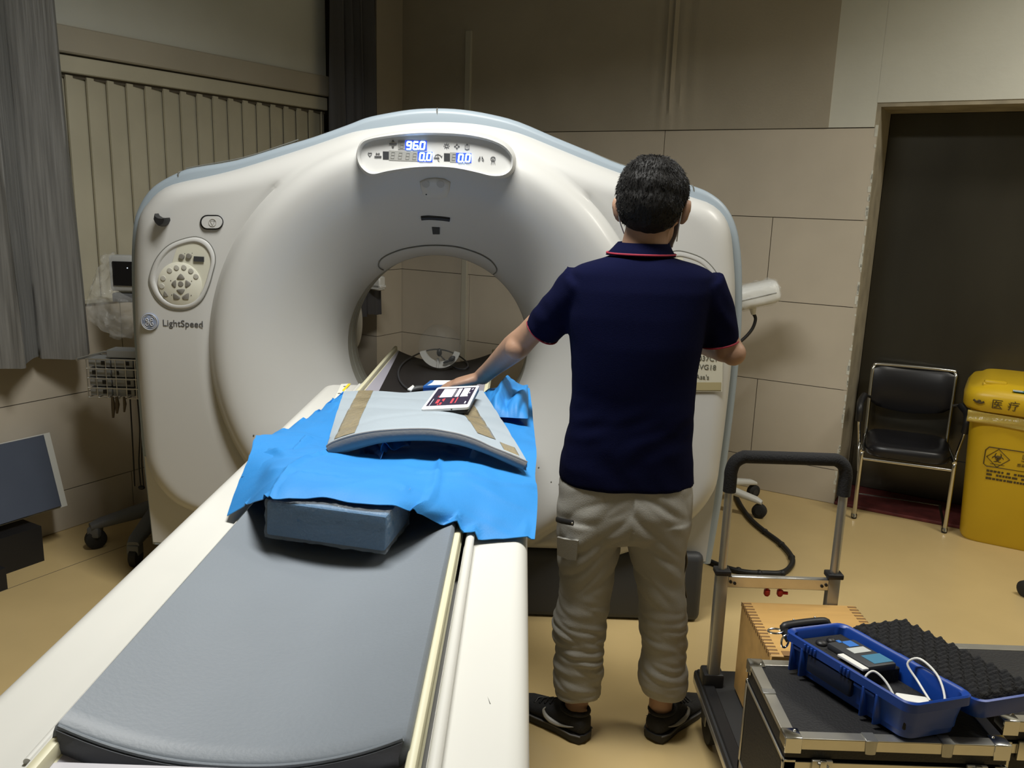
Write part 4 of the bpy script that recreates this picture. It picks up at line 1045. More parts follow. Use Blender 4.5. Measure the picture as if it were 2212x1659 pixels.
# --- sneakers
M_shoe = mat('black knit shoe', (.012, .012, .013), .8, bump=.3, bs=300); M_sole = mat('dark rubber sole', (.022, .021, .02), .6); M_mid = mat('grey midsole edge', (.10, .095, .09), .6)
M_mark = mat('grey side mark', (.36, .35, .32), .5)
for s, heel in ((-1, PZ(1266, 1588, .02)), (1, PZ(1410, 1588, .02))):
    d = shoe_dir[s]; X2 = V((d.y, -d.x, 0)); heel = V((heel.x, heel.y, 0))
    def sp_(l, w, z): return heel + d * l + X2 * w + UPV * z
    b = BM(); rr = []
    for l, w, zt, zb in ((-.003, .018, .066, .03), (.006, .031, .082, .025), (.03, .037, .090, .022), (.06, .038, .092, .022), (.09, .037, .092, .022), (.12, .040, .082, .022), (.16, .045, .066, .022), (.20, .047, .054, .022), (.235, .044, .046, .022), (.26, .034, .038, .024), (.275, .016, .031, .026)):
        m_ = (zt + zb) / 2; h = (zt - zb) / 2
        rr.append([sp_(l, w * math.copysign(abs(math.cos(t)) ** .75, math.cos(t)), m_ + h * math.copysign(abs(math.sin(t)) ** .8, math.sin(t))) for t in [2 * PI * k / 24 for k in range(24)]])
    loft(b, rr); sh = finish('sneaker', b, M_shoe, man, ang=60)
    b = BM(); rr = []
    for l, w in ((-.008, .016), (.004, .034), (.03, .040), (.09, .038), (.15, .045), (.20, .050), (.24, .046), (.268, .032), (.284, .012)):
        z0 = .002 + (.012 if l > .25 else 0) + (.008 if l < 0 else 0)
        rr.append([sp_(l, w, .03), sp_(l, w * 1.02, .015), sp_(l, w * .92, z0), sp_(l, -w * .92, z0), sp_(l, -w * 1.02, .015), sp_(l, -w, .03)])
    loft(b, rr); finish('sole', b, M_sole, sh, ang=50)
    b = BM()
    tube(b, [sp_(l, (w + .001) * k, .028) for k in (1,) for l, w in ((.0, .03), (.03, .0405), (.09, .0385), (.15, .0455), (.20, .0505), (.24, .0465))], .003, 6); tube(b, [sp_(l, -(w + .001), .028) for l, w in ((.0, .03), (.03, .0405), (.09, .0385), (.15, .0455), (.20, .0505), (.24, .0465))], .003, 6)
    finish('midsole_edge', b, M_mid, sh)
    # curved tick on each visible flank
    for side in (-1, 1):
        pts = [(.020, .058, .0006), (.045, .048, .003), (.075, .041, .0055), (.105, .042, .008), (.125, .052, .007), (.133, .066, .004), (.128, .076, .0008)]
        wl = lambda l: .0375 if l < .1 else .0375 + (l - .1) * .11
        b = BM(); tube(b, smooth([sp_(l, side * (wl(l) + .0025 - max(0, z - .062) * .35), z) for l, z, _ in pts], 4), [r for i in range(len(pts) - 1) for r in [pts[i][2] + (pts[i + 1][2] - pts[i][2]) * j / 4 for j in range(4)]] + [pts[-1][2]], 8, flat=1.0)
        finish('side_tick', b, M_mark, sh)
    b = BM(); tube(b, oval(sp_(.045, 0, .092), d, X2, .045, .036, 24), .006, 8, closed=True); finish('ankle_collar', b, M_shoe, sh)
    b = BM()
    for l in (.125, .145, .165, .185): tube(b, [sp_(l, -.022, .083 - (l - .12) * .4), sp_(l + .004, 0, .090 - (l - .12) * .42), sp_(l, .022, .083 - (l - .12) * .4)], .003, 6)
    finish('lace', b, M_black, sh)
# ================================================================ hand trolley
tr = thing('hand_trolley', 'platform hand trolley with black foam handle, carrying the cases', 'trolley', (.775, 1.95, 0))
M_steel = mat('grey aluminium tube', (.42, .42, .40), .38, .85, var=.06, vs=14)
PXL, PXR, PYP = .613, .938, 2.305
b = BM(); box(b, (.772, 1.93, .165), (.395, .92, .045), .008, 2); pf = finish('platform', b, M_rubber, tr)
b = BM()
for x in (.576, .968): box(b, (x, 1.93, .160), (.006, .90, .022), .002, 1)
finish('edge_strip', b, M_alu, pf)
b = BM()
for x in (.60, .945): box(b, (x, 1.93, .189), (.035, .90, .012), .003, 1)
finish('deck_rail', b, M_black, pf)
for x in (PXL, PXR):
    b = BM(); box(b, (x, PYP + .012, .20), (.062, .062, .06), .008, 2); finish('pole_bracket', b, M_black, tr)
for x in (PXL, PXR):
    b = BM(); box(b, (x, PYP, .37), (.036, .030, .36), .006, 2); lp2 = finish('lower_pole', b, M_steel, tr)
    b = BM(); tube(b, [(x, PYP, .54), (x, PYP, .84)], .0125, 14); finish('upper_pole', b, M_steel, tr)
    b = BM(); box(b, (x, PYP, .556), (.046, .042, .016), .004, 2); finish('collar', b, M_black, tr)
b = BM(); box(b, ((PXL + PXR) / 2, PYP - .004, .528), (PXR - PXL - .03, .018, .036), .003, 1); cb = finish('cross_bar', b, M_alu, tr)
b = BM()
for x in (PXL + .024, PXL + .036, PXR - .024, PXR - .036): lathe(b, (x, PYP - .014, .528 - (.003 if x in (PXL + .036, PXR - .036) else -.001)), [(.0045, 0), (.0045, -.002), (.0, -.003)], 10, (0, 1, 0))
finish('bolt', b, M_black, cb)
M_red = mat('red plastic', (.32, .012, .012), .4)
for x, w in ((.748, 0), (.786, 1)):
    b = BM(); lathe(b, (x, PYP - .004, .511), [(.004, 0), (.004, -.006), (.009, -.008), (.0095, -.02), (.006, -.026), (.0, -.027)], 14)
    if w: tube(b, [(x, PYP - .004, .496), (x + .022, PYP - .006, .496)], .005, 8)
    finish('red_clip', b, M_red, tr)
b = BM(); hz = .905
hp2 = smooth([V((PXL, PYP, .80)), V((PXL, PYP, .84)), V((PXL, PYP, hz - .045)), V((PXL + .008, PYP, hz - .018)), V((PXL + .03, PYP, hz - .002)), V((PXL + .06, PYP, hz)), V((PXR - .06, PYP, hz)), V((PXR - .03, PYP, hz - .002)), V((PXR - .008, PYP, hz - .018)), V((PXR, PYP, hz - .045)), V((PXR, PYP, .84)), V((PXR, PYP, .80))], 5)
tube(b, hp2, .0185, 16); finish('foam_handle', b, mat('black foam grip', (.012, .012, .013), .85, bump=.3, bs=220), tr)
for x in (.615, .93):
    for y in (2.30, 1.58):
        b = BM(); lathe(b, (x - .014, y, .062), [(.0, 0), (.05, 0), (.062, .004), (.062, .024), (.05, .028), (.0, .028)], 28, (1, 0, 0)); wh = finish('wheel', b, M_rubber, tr)
        b = BM(); box(b, (x - .02, y, .105), (.004, .05, .08)); box(b, (x + .02, y, .105), (.004, .05, .08)); box(b, (x, y, .142), (.05, .07, .008)); finish('caster_fork', b, M_steel, wh)
# ---------------------------------------------------------------- wooden box
wb = thing('wooden_box', 'light wooden box with finger joints at the back of the trolley', 'box', (.84, 2.14, .196))
M_wood = mat('light wood', (.50, .30, .10), .45, var=.14, vs=5, stretch=(.5, 4, 4)); M_wend = mat('end grain', (.20, .11, .04), .6)
bx0, bx1, by0, by1, bz0, bz1 = .672, 1.0, 1.985, 2.283, .197, .472
b = BM(); box(b, ((bx0 + bx1) / 2, (by0 + by1) / 2, (bz0 + bz1) / 2), (bx1 - bx0, by1 - by0, bz1 - bz0), .003, 1); finish('carcass', b, M_wood, wb)
b = BM(); n = 17
for i in range(n):
    y = by0 + .012 + (by1 - by0 - .024) * i / (n - 1)
    box(b, (bx0 + .0125, y, bz1 + .0003), (.025, .0075, .001))
    box(b, (bx0 - .0003, y + .008, bz1 - .006), (.001, .0075, .012))
finish('finger_joint', b, M_wend, wb, sm=False)
b = BM()
for i in range(n): box(b, (bx1 - .0125, by0 + .012 + (by1 - by0 - .024) * i / (n - 1), bz1 + .0003), (.025, .0075, .001))
finish('finger_joint', b, M_wend, wb, sm=False)
b = BM(); box(b, (.80, by0 + .012, bz1 + .0006), (.19, .024, .0016), .0004, 1); finish('lid_seam', b, M_wend, wb)
# ---------------------------------------------------------------- aluminium edged flight cases
M_cpan = mat('black textured case panel', (.013, .013, .014), .55, bump=.2, bs=180)
M_calu = mat('case aluminium edge', (.66, .64, .57), .3, .85, var=.05, vs=18)
def flight_case(lab, x0, x1, y0, y1, z0, z1, group=None):
    t = thing('flight_case', lab, 'case', ((x0 + x1) / 2, (y0 + y1) / 2, z0), 0, group)
    cx_, cy_, cz_ = (x0 + x1) / 2, (y0 + y1) / 2, (z0 + z1) / 2; e = .026; zs = z1 - .052
    b = BM(); box(b, (cx_, cy_, (z0 + zs - .004) / 2), (x1 - x0 - .006, y1 - y0 - .006, zs - .004 - z0)); finish('case_body', b, M_cpan, t, sm=False)
    b = BM(); box(b, (cx_, cy_, (zs + .003 + z1) / 2), (x1 - x0 - .006, y1 - y0 - .006, z1 - zs - .006)); finish('case_lid', b, M_cpan, t, sm=False)
    b = BM()
    # L edges: lid top and sides, rim at the split, bottom and uprights
    for y, s in ((y0, 1), (y1, -1)):
        box(b, (cx_, y + s * e / 2, z1 - .001), (x1 - x0, e, .003), .0008, 1); box(b, (cx_, y + s * .0015, z1 - e / 2), (x1 - x0, .003, e), .0008, 1)
        box(b, (cx_, y + s * .0015, zs - .016), (x1 - x0, .003, .024), .0008, 1); box(b, (cx_, y + s * .0015, z0 + e / 2), (x1 - x0, .003, e), .0008, 1)
    for x, s in ((x0, 1), (x1, -1)):
        box(b, (x + s * e / 2, cy_, z1 - .001), (e, y1 - y0, .003), .0008, 1); box(b, (x + s * .0015, cy_, z1 - .006), (.003, y1 - y0, .012), .0008, 1)
        box(b, (x + s * .0015, cy_, zs - .006), (.003, y1 - y0, .008), .0008, 1); box(b, (x + s * .0015, cy_, z0 + e / 2), (.003, y1 - y0, e), .0008, 1)
        for y, s2 in ((y0, 1), (y1, -1)):
            box(b, (x + s * .0015, y + s2 * .006, (z0 + zs) / 2), (.003, .012, zs - z0), .0008, 1); box(b, (x + s * e / 2, y + s2 * .0015, (z0 + zs) / 2), (e, .003, zs - z0), .0008, 1)
    finish('edge_profile', b, M_calu, t)
    for x, s in ((x0, 1), (x1, -1)):
        for y, s2 in ((y0, 1), (y1, -1)):
            b = BM(); box(b, (x + s * .017, y + s2 * .017, z1 + .0005), (.036, .036, .004), .0015, 2); box(b, (x + s * .017, y - s2 * .0005, z1 - .017), (.036, .003, .036), .001, 1); box(b, (x - s * .0005, y + s2 * .017, z1 - .012), (.003, .036, .024), .001, 1)
            ball(b, (x + s * .026, y + s2 * .026, z1 + .002), (.004, .004, .003), 10); finish('corner_cap', b, M_chrome, t)
    for fx in (.38, .72):
        x = x0 + (x1 - x0) * fx; b = BM()
        box(b, (x, y0 + e / 2 - .002, z1 + .001), (.026, e + .006, .004), .001, 1); tube(b, [V((x, y0 - .001, z1)), V((x, y0 - .002, z1 - .03))], [.013, .011], 10, flat=.25); finish('hinge_clip', b, M_steel, t)
    b = BM(); box(b, (x0 + e / 2 - .001, y0 + (y1 - y0) * .55, z1 + .001), (e + .004, .02, .004), .001, 1)
    finish('hinge_clip', b, M_steel, t)
    for fx in (.17, .86):
        x = x0 + (x1 - x0) * fx
        b = BM(); box(b, (x, y0 - .003, zs - .018), (.044, .008, .046), .002, 2); la = finish('latch', b, M_calu, t)
        b = BM(); box(b, (x, y0 - .009, zs - .006), (.014, .008, .028), .002, 2); tube(b, [V((x - .012, y0 - .010, zs + .002)), V((x + .012, y0 - .010, zs - .006))], .0025, 8); finish('latch_hook', b, M_chrome, la)
    b = BM(); tube(b, smooth([V((cx_ - .06, y0 - .004, z0 + .12)), V((cx_ - .055, y0 - .02, z0 + .122)), V((cx_, y0 - .026, z0 + .124)), V((cx_ + .055, y0 - .02, z0 + .122)), V((cx_ + .06, y0 - .004, z0 + .12))], 4), .008, 8); finish('handle', b, M_black, t)
    return t
flight_case('black flight case with aluminium edges, under the open blue case', .592, 1.068, 1.6, 1.915, .197, .5)
fc2 = flight_case('aluminium edged case standing beside the black flight case, under the blue case lid', 1.103, 1.45, 1.69, 2.03, 0, .5)
# ---------------------------------------------------------------- blue instrument case, open
lv = V((.487, -.874, 0)).normalized(); wv = V((.96, .28, 0)).normalized(); bc_ = V((.826, 1.753, 0))
BL, BWd = .352, .166; zb, zr = .503, .600
M_blue = mat('blue case plastic', (.006, .045, .27), .35, var=.05, vs=10); M_fo = mat('black case foam', (.014, .014, .015), .9, bump=.5, bs=160)
bcse = thing('instrument_case', 'open blue plastic instrument case lying on the black flight case', 'case', (bc_.x, bc_.y, zb))
def bp(l, w, z): return bc_ + lv * l + wv * w + UPV * z
def rr2(L, Wd, z, r=.022, n=5, cl=0, cw=0):
    out = []
    for sx, sy, a0 in ((1, 1, 0), (-1, 1, PI / 2), (-1, -1, PI), (1, -1, 3 * PI / 2)):
        for k in range(n + 1):
            t = a0 + PI / 2 * k / n; out.append(bp(cl + sx * (L / 2 - r) + r * math.cos(t), cw + sy * (Wd / 2 - r) + r * math.sin(t), z))
    return out
b = BM(); loft(b, [rr2(BL - .05, BWd - .05, zb), rr2(BL - .035, BWd - .035, zb + .006), rr2(BL - .016, BWd - .018, zr - .022), rr2(BL, BWd, zr - .020), rr2(BL, BWd, zr), rr2(BL - .006, BWd - .006, zr + .003), rr2(BL - .014, BWd - .014, zr + .001), rr2(BL - .022, BWd - .022, zr - .004), rr2(BL - .028, BWd - .028, zr - .077)], cap=False)
vv = [b.verts.new(p) for p in rr2(BL - .05, BWd - .05, zb + .0005)]; b.faces.new(vv)
vv = [b.verts.new(p) for p in rr2(BL - .028, BWd - .028, zr - .075)]; b.faces.new(vv)
shl = finish('base_shell', b, M_blue, bcse, ang=40)
b = BM()   # ribs on the long front side and rim teeth
Rb = Matrix((lv, wv, UPV)).transposed()
for l in (-.145, -.115, .06, .095):
    b = BM(); box(b, bp(l, -BWd / 2 + .010, zb + .042), (.006, .022, .072), .001, 1, Rb); finish('shell_rib', b, M_blue, shl)
for l in (-.105, -.095, -.085, -.075, .0, .01, .02):
    b = BM(); box(b, bp(l, -BWd / 2 - .001, zr - .011), (.005, .006, .018), .001, 1, Rb); finish('rim_tooth', b, M_blue, shl)
b = BM()
box(b, bp(-.13, -BWd / 2 + .010, zr - .028), (.034, .016, .008), .001, 1, Rb); finish('latch_ledge', b, M_blue, shl); b = BM(); box(b, bp(.06, -BWd / 2 + .010, zr - .028), (.055, .016, .008), .001, 1, Rb)
finish('latch_ledge', b, M_blue, shl)
b = BM(); box(b, bp(-.035, -BWd / 2 + .006, zb + .052), (.125, .012, .042), .004, 2, Rb); finish('side_panel', b, mat('dark navy panel', (.006, .012, .035), .3), shl)
b = BM(); box(b, bp(-.075, 0, zr - .045), (.17, BWd - .032, .05), .003, 1, Rb); box(b, bp(.08, 0, zr - .062), (.15, BWd - .032, .02), .002, 1, Rb); finish('foam_insert', b, M_fo, bcse)
# lid folded open on the far side
cw = BWd / 2 + .012 + BWd / 2; zl = zr - .022
b = BM(); loft(b, [rr2(BL - .04, BWd - .04, zl - .045, cw=cw), rr2(BL - .015, BWd - .015, zl - .04, cw=cw), rr2(BL, BWd, zl - .012, cw=cw), rr2(BL, BWd, zl + .004, cw=cw), rr2(BL - .01, BWd - .01, zl + .006, cw=cw), rr2(BL - .018, BWd - .018, zl + .002, cw=cw), rr2(BL - .02, BWd - .02, zl - .02, cw=cw)])
ld = finish('lid', b, M_blue, bcse, ang=40)
b = BM(); rws = []; n1, n2 = 90, 46
for i in range(n1 + 1):
    r = []
    for j in range(n2 + 1):
        l = -BL / 2 + .008 + (BL - .016) * i / n1; w = -BWd / 2 + .008 + (BWd - .016) * j / n2
        e = min(1, min(i, n1 - i, j, n2 - j) / 2)
        h = .020 * (.5 + .5 * math.sin(l * 2 * PI / .032) * math.sin(w * 2 * PI / .032)) + .006
        r.append(bp(l, w + cw, zl + .002 + e * h))
    rws.append(r)
sheet(b, rws, .012, d=(0, 0, 1)); finish('egg_crate_foam', b, M_fo, ld, ang=180)
b = BM()
for l in (-.12, .0, .12): tube(b, [bp(l - .02, BWd / 2 + .006, zr - .008), bp(l + .02, BWd / 2 + .006, zr - .008)], .006, 10)
finish('hinge', b, M_blue, bcse)
b = BM(); hh_ = -BL / 2 - .022
tube(b, smooth([bp(-BL / 2 + .002, -.062, zr - .03), bp(hh_ + .004, -.062, zr - .012), bp(hh_, -.05, zr - .004), bp(hh_, .045, zr - .004), bp(hh_ + .004, .058, zr - .012), bp(-BL / 2 + .002, .058, zr - .03)], 4), .011, 10); hd2 = finish('carry_handle', b, M_black, bcse)
b = BM(); tube(b, oval(bp(hh_ + .004, -.088, zr - .012), lv, wv, .012, .018, 20), .0025, 8, closed=True); tube(b, oval(bp(hh_ + .026, -.078, zr - .03), UPV, wv, .016, .010, 20), .0025, 8, closed=True)
ball(b, bp(hh_ - .006, -.03, zr + .006), .003, 8); ball(b, bp(hh_ - .006, .03, zr + .006), .003, 8); finish('metal_ring', b, M_chrome, hd2)
# instrument lying in the case
ins = thing('radiation_meter', 'black meter with blue and white labels, set in blue case foam', 'meter', bp(-.04, .01, zr - .02))
b = BM(); box(b, bp(-.045, .012, zr - .013), (.12, .075, .018), .005, 2, Rb); finish('meter_body', b, M_dark, ins)
b = BM(); box(b, bp(-.085, .02, zr - .0035), (.026, .026, .001), 0, 1, Rb); box(b, bp(-.10, .004, zr - .0035), (.012, .01, .001), 0, 1, Rb); finish('blue_button', b, mat('label blue', (.04, .16, .5), .4), ins, sm=False)
b = BM(); box(b, bp(-.055, .015, zr - .0035), (.024, .046, .001), 0, 1, Rb); finish('grey_label', b, mat('label grey', (.45, .47, .45), .5), ins, sm=False)
b = BM(); box(b, bp(-.012, .022, zr - .0035), (.038, .05, .001), 0, 1, Rb); finish('teal_screen', b, mat('label teal', (.06, .19, .30), .3), ins, sm=False)
b = BM(); box(b, bp(-.02, -.034, zr - .010), (.072, .016, .006), .001, 1, Rb); finish('white_strip', b, M_white, ins, sm=False)
b = BM(); ball(b, bp(-.125, -.02, zr - .018), (.014, .014, .008), 14); ball(b, bp(-.13, .012, zr - .018), (.012, .012, .008), 14); finish('knob', b, M_black, ins)
# charger with white cable
ch = thing('charger', 'white charger with a looped cable inside the open blue case', 'charger', bp(.11, -.02, zr - .05))
b = BM(); R2 = Rb @ Matrix.Rotation(1.0, 3, 'Z'); box(b, bp(.12, -.015, zr - .036), (.06, .034, .028), .005, 2, R2); finish('adapter', b, M_white, ch)
b = BM(); box(b, bp(.103, -.052, zr - .043), (.026, .02, .014), .003, 2, R2); box(b, bp(.098, -.066, zr - .043), (.016, .004, .006), .001, 1, R2); finish('plug', b, M_white, ch)
b = BM(); tube(b, smooth([bp(.135, .01, zr - .045), bp(.145, .04, zr - .03), bp(.10, .068, zr + .005), bp(.05, .07, zr + .022), bp(.035, .055, zr + .004), bp(.07, .05, zr - .02), bp(.12, .03, zr - .035)], 6), .0026, 8)
tube(b, smooth([bp(.11, -.04, zr - .04), bp(.07, -.035, zr - .01), bp(.045, -.045, zr + .004), bp(.045, -.066, zr - .012), bp(.06, -.072, zr - .04)], 6), .0026, 8); finish('cable', b, M_white, ch)
# ================================================================ chair
cf = (V((1.791, 4.245, 0)) + V((2.198, 4.078, 0))) / 2; cxv = (V((2.198, 4.078, 0)) - V((1.791, 4.245, 0))).normalized()
chair = thing('visitor_chair', 'black padded chair with chrome tube frame, in front of the dark door', 'chair', cf, math.atan2(cxv.y, cxv.x))
WC = WM[chair]
def cpt(x, y, z): return WC @ V((x, y, z))
hw = .215; ZS = .375
for s in (-1, 1):
    b = BM()
    tube(b, smooth([cpt(s * hw, .40, .012), cpt(s * hw, .03, .012), cpt(s * hw, .004, .03), cpt(s * hw, 0, .06), cpt(s * hw, .0, ZS - .05), cpt(s * hw, .006, ZS - .01), cpt(s * (hw - .002), .03, ZS), cpt(s * (hw - .006), .40, ZS - .015)], 5), .0105, 12); finish('leg', b, M_chrome, chair)
    b = BM(); tube(b, smooth([cpt(s * (hw - .012), .33, ZS + .22), cpt(s * (hw + .02), .27, ZS + .235), cpt(s * (hw + .035), .12, ZS + .23), cpt(s * (hw + .035), .075, ZS + .20), cpt(s * (hw + .032), .08, ZS + .14), cpt(s * (hw + .02), .14, ZS + .02), cpt(s * (hw + .012), .10, ZS - .06), cpt(s * (hw + .004), .03, ZS - .12)], 5), .008, 10); ar = finish('arm_tube', b, M_chrome, chair)
    b = BM(); tube(b, smooth([cpt(s * (hw + .02), .27, ZS + .236), cpt(s * (hw + .035), .12, ZS + .232), cpt(s * (hw + .035), .07, ZS + .20), cpt(s * (hw + .033), .078, ZS + .14)], 5), .018, 10); finish('armrest', b, M_black, ar)
    b = BM(); lathe(b, cpt(s * hw, .01, 0), [(.013, 0), (.015, .02), (.011, .03)], 12); finish('foot_glide', b, M_rubber, chair)
b = BM(); tube(b, smooth([cpt(-hw + .012, .40, ZS - .01), cpt(-hw + .010, .42, ZS + .10), cpt(-hw + .008, .44, ZS + .33), cpt(-hw + .014, .452, ZS + .37), cpt(-hw + .05, .455, ZS + .385), cpt(hw - .05, .455, ZS + .385), cpt(hw - .014, .452, ZS + .37), cpt(hw - .008, .44, ZS + .33), cpt(hw - .010, .42, ZS + .10), cpt(hw - .012, .40, ZS - .01)], 5), .010, 12); finish('back_frame', b, M_chrome, chair)
b = BM(); tube(b, [cpt(-hw, .012, ZS - .045), cpt(hw, .012, ZS - .045)], .008, 10); tube(b, [cpt(-hw, .39, .014), cpt(hw, .39, .014)], .008, 10); finish('cross_tube', b, M_chrome, chair)
M_vin = mat('black vinyl', (.010, .010, .012), .35, var=.1, vs=10)
b = BM(); rws = []
for (z, g) in ((ZS - .03, .016), (ZS - .022, .003), (ZS + .004, 0), (ZS + .026, .004), (ZS + .036, .018), (ZS + .039, .06)):
    rws.append([WC @ p for p in oval((0, .205, z), (1, 0, 0), (0, 1, 0), hw - .012 - g, .205 - g, 40, 5)])
loft(b, rws); finish('seat', b, M_vin, chair, ang=60)
b = BM(); rws = []
for k in range(13):
    t = k / 12; x = (t - .5) * 2 * (hw - .014); dz = .035 * (1 - (2 * t - 1) ** 2); dy = .02 * (1 - (2 * t - 1) ** 2); e = .012 if k in (0, 12) else 0
    rws.append([cpt(x, .425 + dy + e, ZS + .165 - dz + e), cpt(x, .415 + dy + e, ZS + .19 - dz), cpt(x, .418 + dy + e, ZS + .27), cpt(x, .425 + dy + e, ZS + .355), cpt(x, .44 + dy, ZS + .375 - e), cpt(x, .458 + dy, ZS + .36), cpt(x, .455 + dy - e, ZS + .2), cpt(x, .442 + dy, ZS + .165 - dz + e)])
loft(b, rws); finish('backrest', b, M_vin, chair, ang=60)
# ================================================================ yellow bin
bA = V((2.228, 4.015, 0)); bang = math.atan2(-.5, .866)
bn = thing('waste_bin', 'large yellow clinical waste bin with lid, beside the black chair', 'bin', bA, bang)
WB = WM[bn]
M_yel = mat('yellow bin plastic', (.58, .38, .012), .38, var=.05, vs=4); M_print = mat('dark print', (.06, .04, .01), .6)
def wbp(x, y, z): return WB @ V((x, y, z))
bw, bd_ = .52, .48
def bring(x0, x1, y0, y1, z, r=.05): return [wbp(p.x, p.y, z) for p in oval(((x0 + x1) / 2, (y0 + y1) / 2, 0), (1, 0, 0), (0, 1, 0), (x1 - x0) / 2, (y1 - y0) / 2, 48, 7)]
b = BM(); loft(b, [bring(.01, bw - .01, .01, bd_ - .01, 0), bring(0, bw, 0, bd_, .02), bring(-.03, bw + .03, -.03, bd_ + .03, .64), bring(-.035, bw + .035, -.035, bd_ + .035, .70)]); finish('bin_body', b, M_yel, bn, ang=50)
b = BM(); loft(b, [bring(-.055, bw + .055, -.055, bd_ + .055, .672), bring(-.068, bw + .068, -.068, bd_ + .068, .69), bring(-.07, bw + .07, -.07, bd_ + .07, .745), bring(-.05, bw + .05, -.055, bd_ + .05, .775), bring(-.02, bw + .02, -.02, bd_ + .02, .785), bring(.0, bw, .0, bd_, .80), bring(.03, bw - .03, .03, bd_ - .03, .805)]); li = finish('lid', b, M_yel, bn, ang=50)
b = BM(); box(b, wbp(.06, .03, .80), (.10, .05, .03), .012, 2, Matrix.Rotation(bang, 3, 'Z')); tube(b, [wbp(.01, .02, .79), wbp(.11, .02, .79)], .016, 12); finish('lid_hinge', b, M_yel, li)
b = BM(); box(b, wbp(.24, -.035, .7855), (.2, .035, .002), 0, 1, Matrix.Rotation(bang, 3, 'Z')); lb = finish('lid_sticker', b, mat('teal sticker', (.03, .20, .24), .5), li, sm=False)
b = BM(); box(b, wbp(.155, -.035, .787), (.04, .034, .001), 0, 1, Matrix.Rotation(bang, 3, 'Z')); finish('sticker_white', b, mat('pale sticker', (.45, .5, .5), .5), lb, sm=False)
b = BM(); rws = []
for i in range(7):
    rws.append([wbp(-.037 + (bw + .074) * j / 40, -.040 - .006 * math.sin(i * 1.5 + j * .25) , .668 - .055 * i / 6 - .02 * j / 40) for j in range(41)])
sheet(b, rws, .002); finish('liner_edge', b, mat('yellow bag film', (.55, .42, .10), .25, bump=.6, bs=30), bn, ang=180)
b = BM()
M4 = frame_m(wbp(0, -.0725, .70), WB.to_3x3() @ V((1, 0, 0)), UPV)
for i, chx in enumerate('医疗废物'):
    m = M4 @ Matrix.Translation(V((.055 + i * .068, 0, 0)))
    text('lid_character', chx, .05, m, M_print, li)
b.free()
b = BM(); tube(b, smooth([wbp(-.0 + x, -.0725, z) for x, z in ((-.02, .728), (-.005, .718), (.012, .716), (.026, .722))], 4), .005, 6); ball(b, wbp(.004, -.0725, .724), (.010, .003, .006), 8); finish('lid_mark', b, M_print, li)
fy_ = lambda z: -.03 * (z - .02) / .62 - .0008
def fr_(x, z): return wbp(x, fy_(z), z)
b = BM()
L_ = smooth([fr_(x, z) for x, z in ((.075, .40), (.062, .41), (.062, .48), (.075, .497), (.20, .497), (.42, .497))], 1)
tube(b, L_ + [fr_(.42, .40)], .0022, 6, closed=True)
dq_ = [(.070, .448), (.117, .492), (.168, .448), (.119, .402)]
tube(b, [fr_(x, z) for x, z in dq_], .002, 6, closed=True)
cx0, cz0 = .118, .448
for k in range(3):
    a0 = PI / 2 + k * 2 * PI / 3
    tube(b, [fr_(cx0 + .013 * math.cos(a0) + .013 * math.cos(a0 + PI + t), cz0 + .013 * math.sin(a0) + .013 * math.sin(a0 + PI + t)) for t in [(-2.45 + 4.9 * j / 14) for j in range(15)]], [.0012 + .0024 * math.sin(PI * j / 14) for j in range(15)], 6)
tube(b, [fr_(cx0 + .011 * math.cos(t), cz0 + .011 * math.sin(t)) for t in [2 * PI * j / 20 for j in range(20)]], .0012, 6, closed=True)
tube(b, [fr_(.09, .415), fr_(.15, .415)], .001, 6)
finish('hazard_emblem', b, M_print, bn)
for s, x, z, sz in (('医疗废物', .215, .462, .026), ('MEDICAL WASTE', .215, .447, .010), ('感染性废物', .20, .422, .018)):
    text('label_text', s, sz, frame_m(fr_(x, z) , WB.to_3x3() @ V((1, 0, 0)), V((0, 0, 1))), M_print, bn)
b = BM(); random.seed(5)
for z in (.378, .360, .340):
    x = .085
    while x < .40:
        w = random.uniform(.008, .014); box(b, fr_(x, z), (w, .0012, .010), 0, 1, Matrix.Rotation(bang, 3, 'Z')); x += w + random.choice((.003, .003, .003, .016))
finish('label_line', b, M_print, bn, sm=False)['label'] = 'illegible small print lines'
# ================================================================ injector stand behind the scanner
ij = thing('injector_stand', 'white plastic-wrapped device on wheeled stand between scanner and beige wall', 'stand', (1.02, 4.36, 0))
M_wl = mat('white enamel', (.68, .69, .67), .3)
hub = V((1.02, 4.36, .16))
tips = [PZ(1641, 1095, .06), PZ(1628, 1053, .06), V((.78, 4.62, .06)), V((.75, 4.18, .06))]
for i, tp_ in enumerate(tips):
    d = (V((tp_.x, tp_.y, 0)) - V((hub.x, hub.y, 0))); d = d.normalized()
    s_ = V((-d.y, d.x, 0)); b = BM()
    ends = [hub + V((0, 0, -.02)), hub + d * .1 + V((0, 0, -.03)), V((tp_.x, tp_.y, .095)) - d * .02, V((tp_.x, tp_.y, .085)) + d * .01]
    loft(b, [oval(p, s_, UPV, w, h, 16, 3) for p, w, h in zip(ends, (.035, .032, .024, .016), (.025, .022, .015, .010))]); lg = finish('leg', b, M_wl, ij, ang=60)
    b = BM(); lathe(b, V((tp_.x, tp_.y, .038)) - s_ * .018, [(.0, 0), (.03, 0), (.038, .006), (.038, .03), (.03, .036), (.0, .036)], 24, s_); cs_ = finish('caster', b, M_rubber, lg)
    b = BM(); lathe(b, V((tp_.x, tp_.y, .038)) - s_ * .020, [(.0, 0), (.018, 0), (.018, .04), (.0, .04)], 16, s_); tube(b, [V((tp_.x, tp_.y, .06)), V((tp_.x, tp_.y, .09))], .012, 10); finish('caster_hub', b, M_dark, cs_)
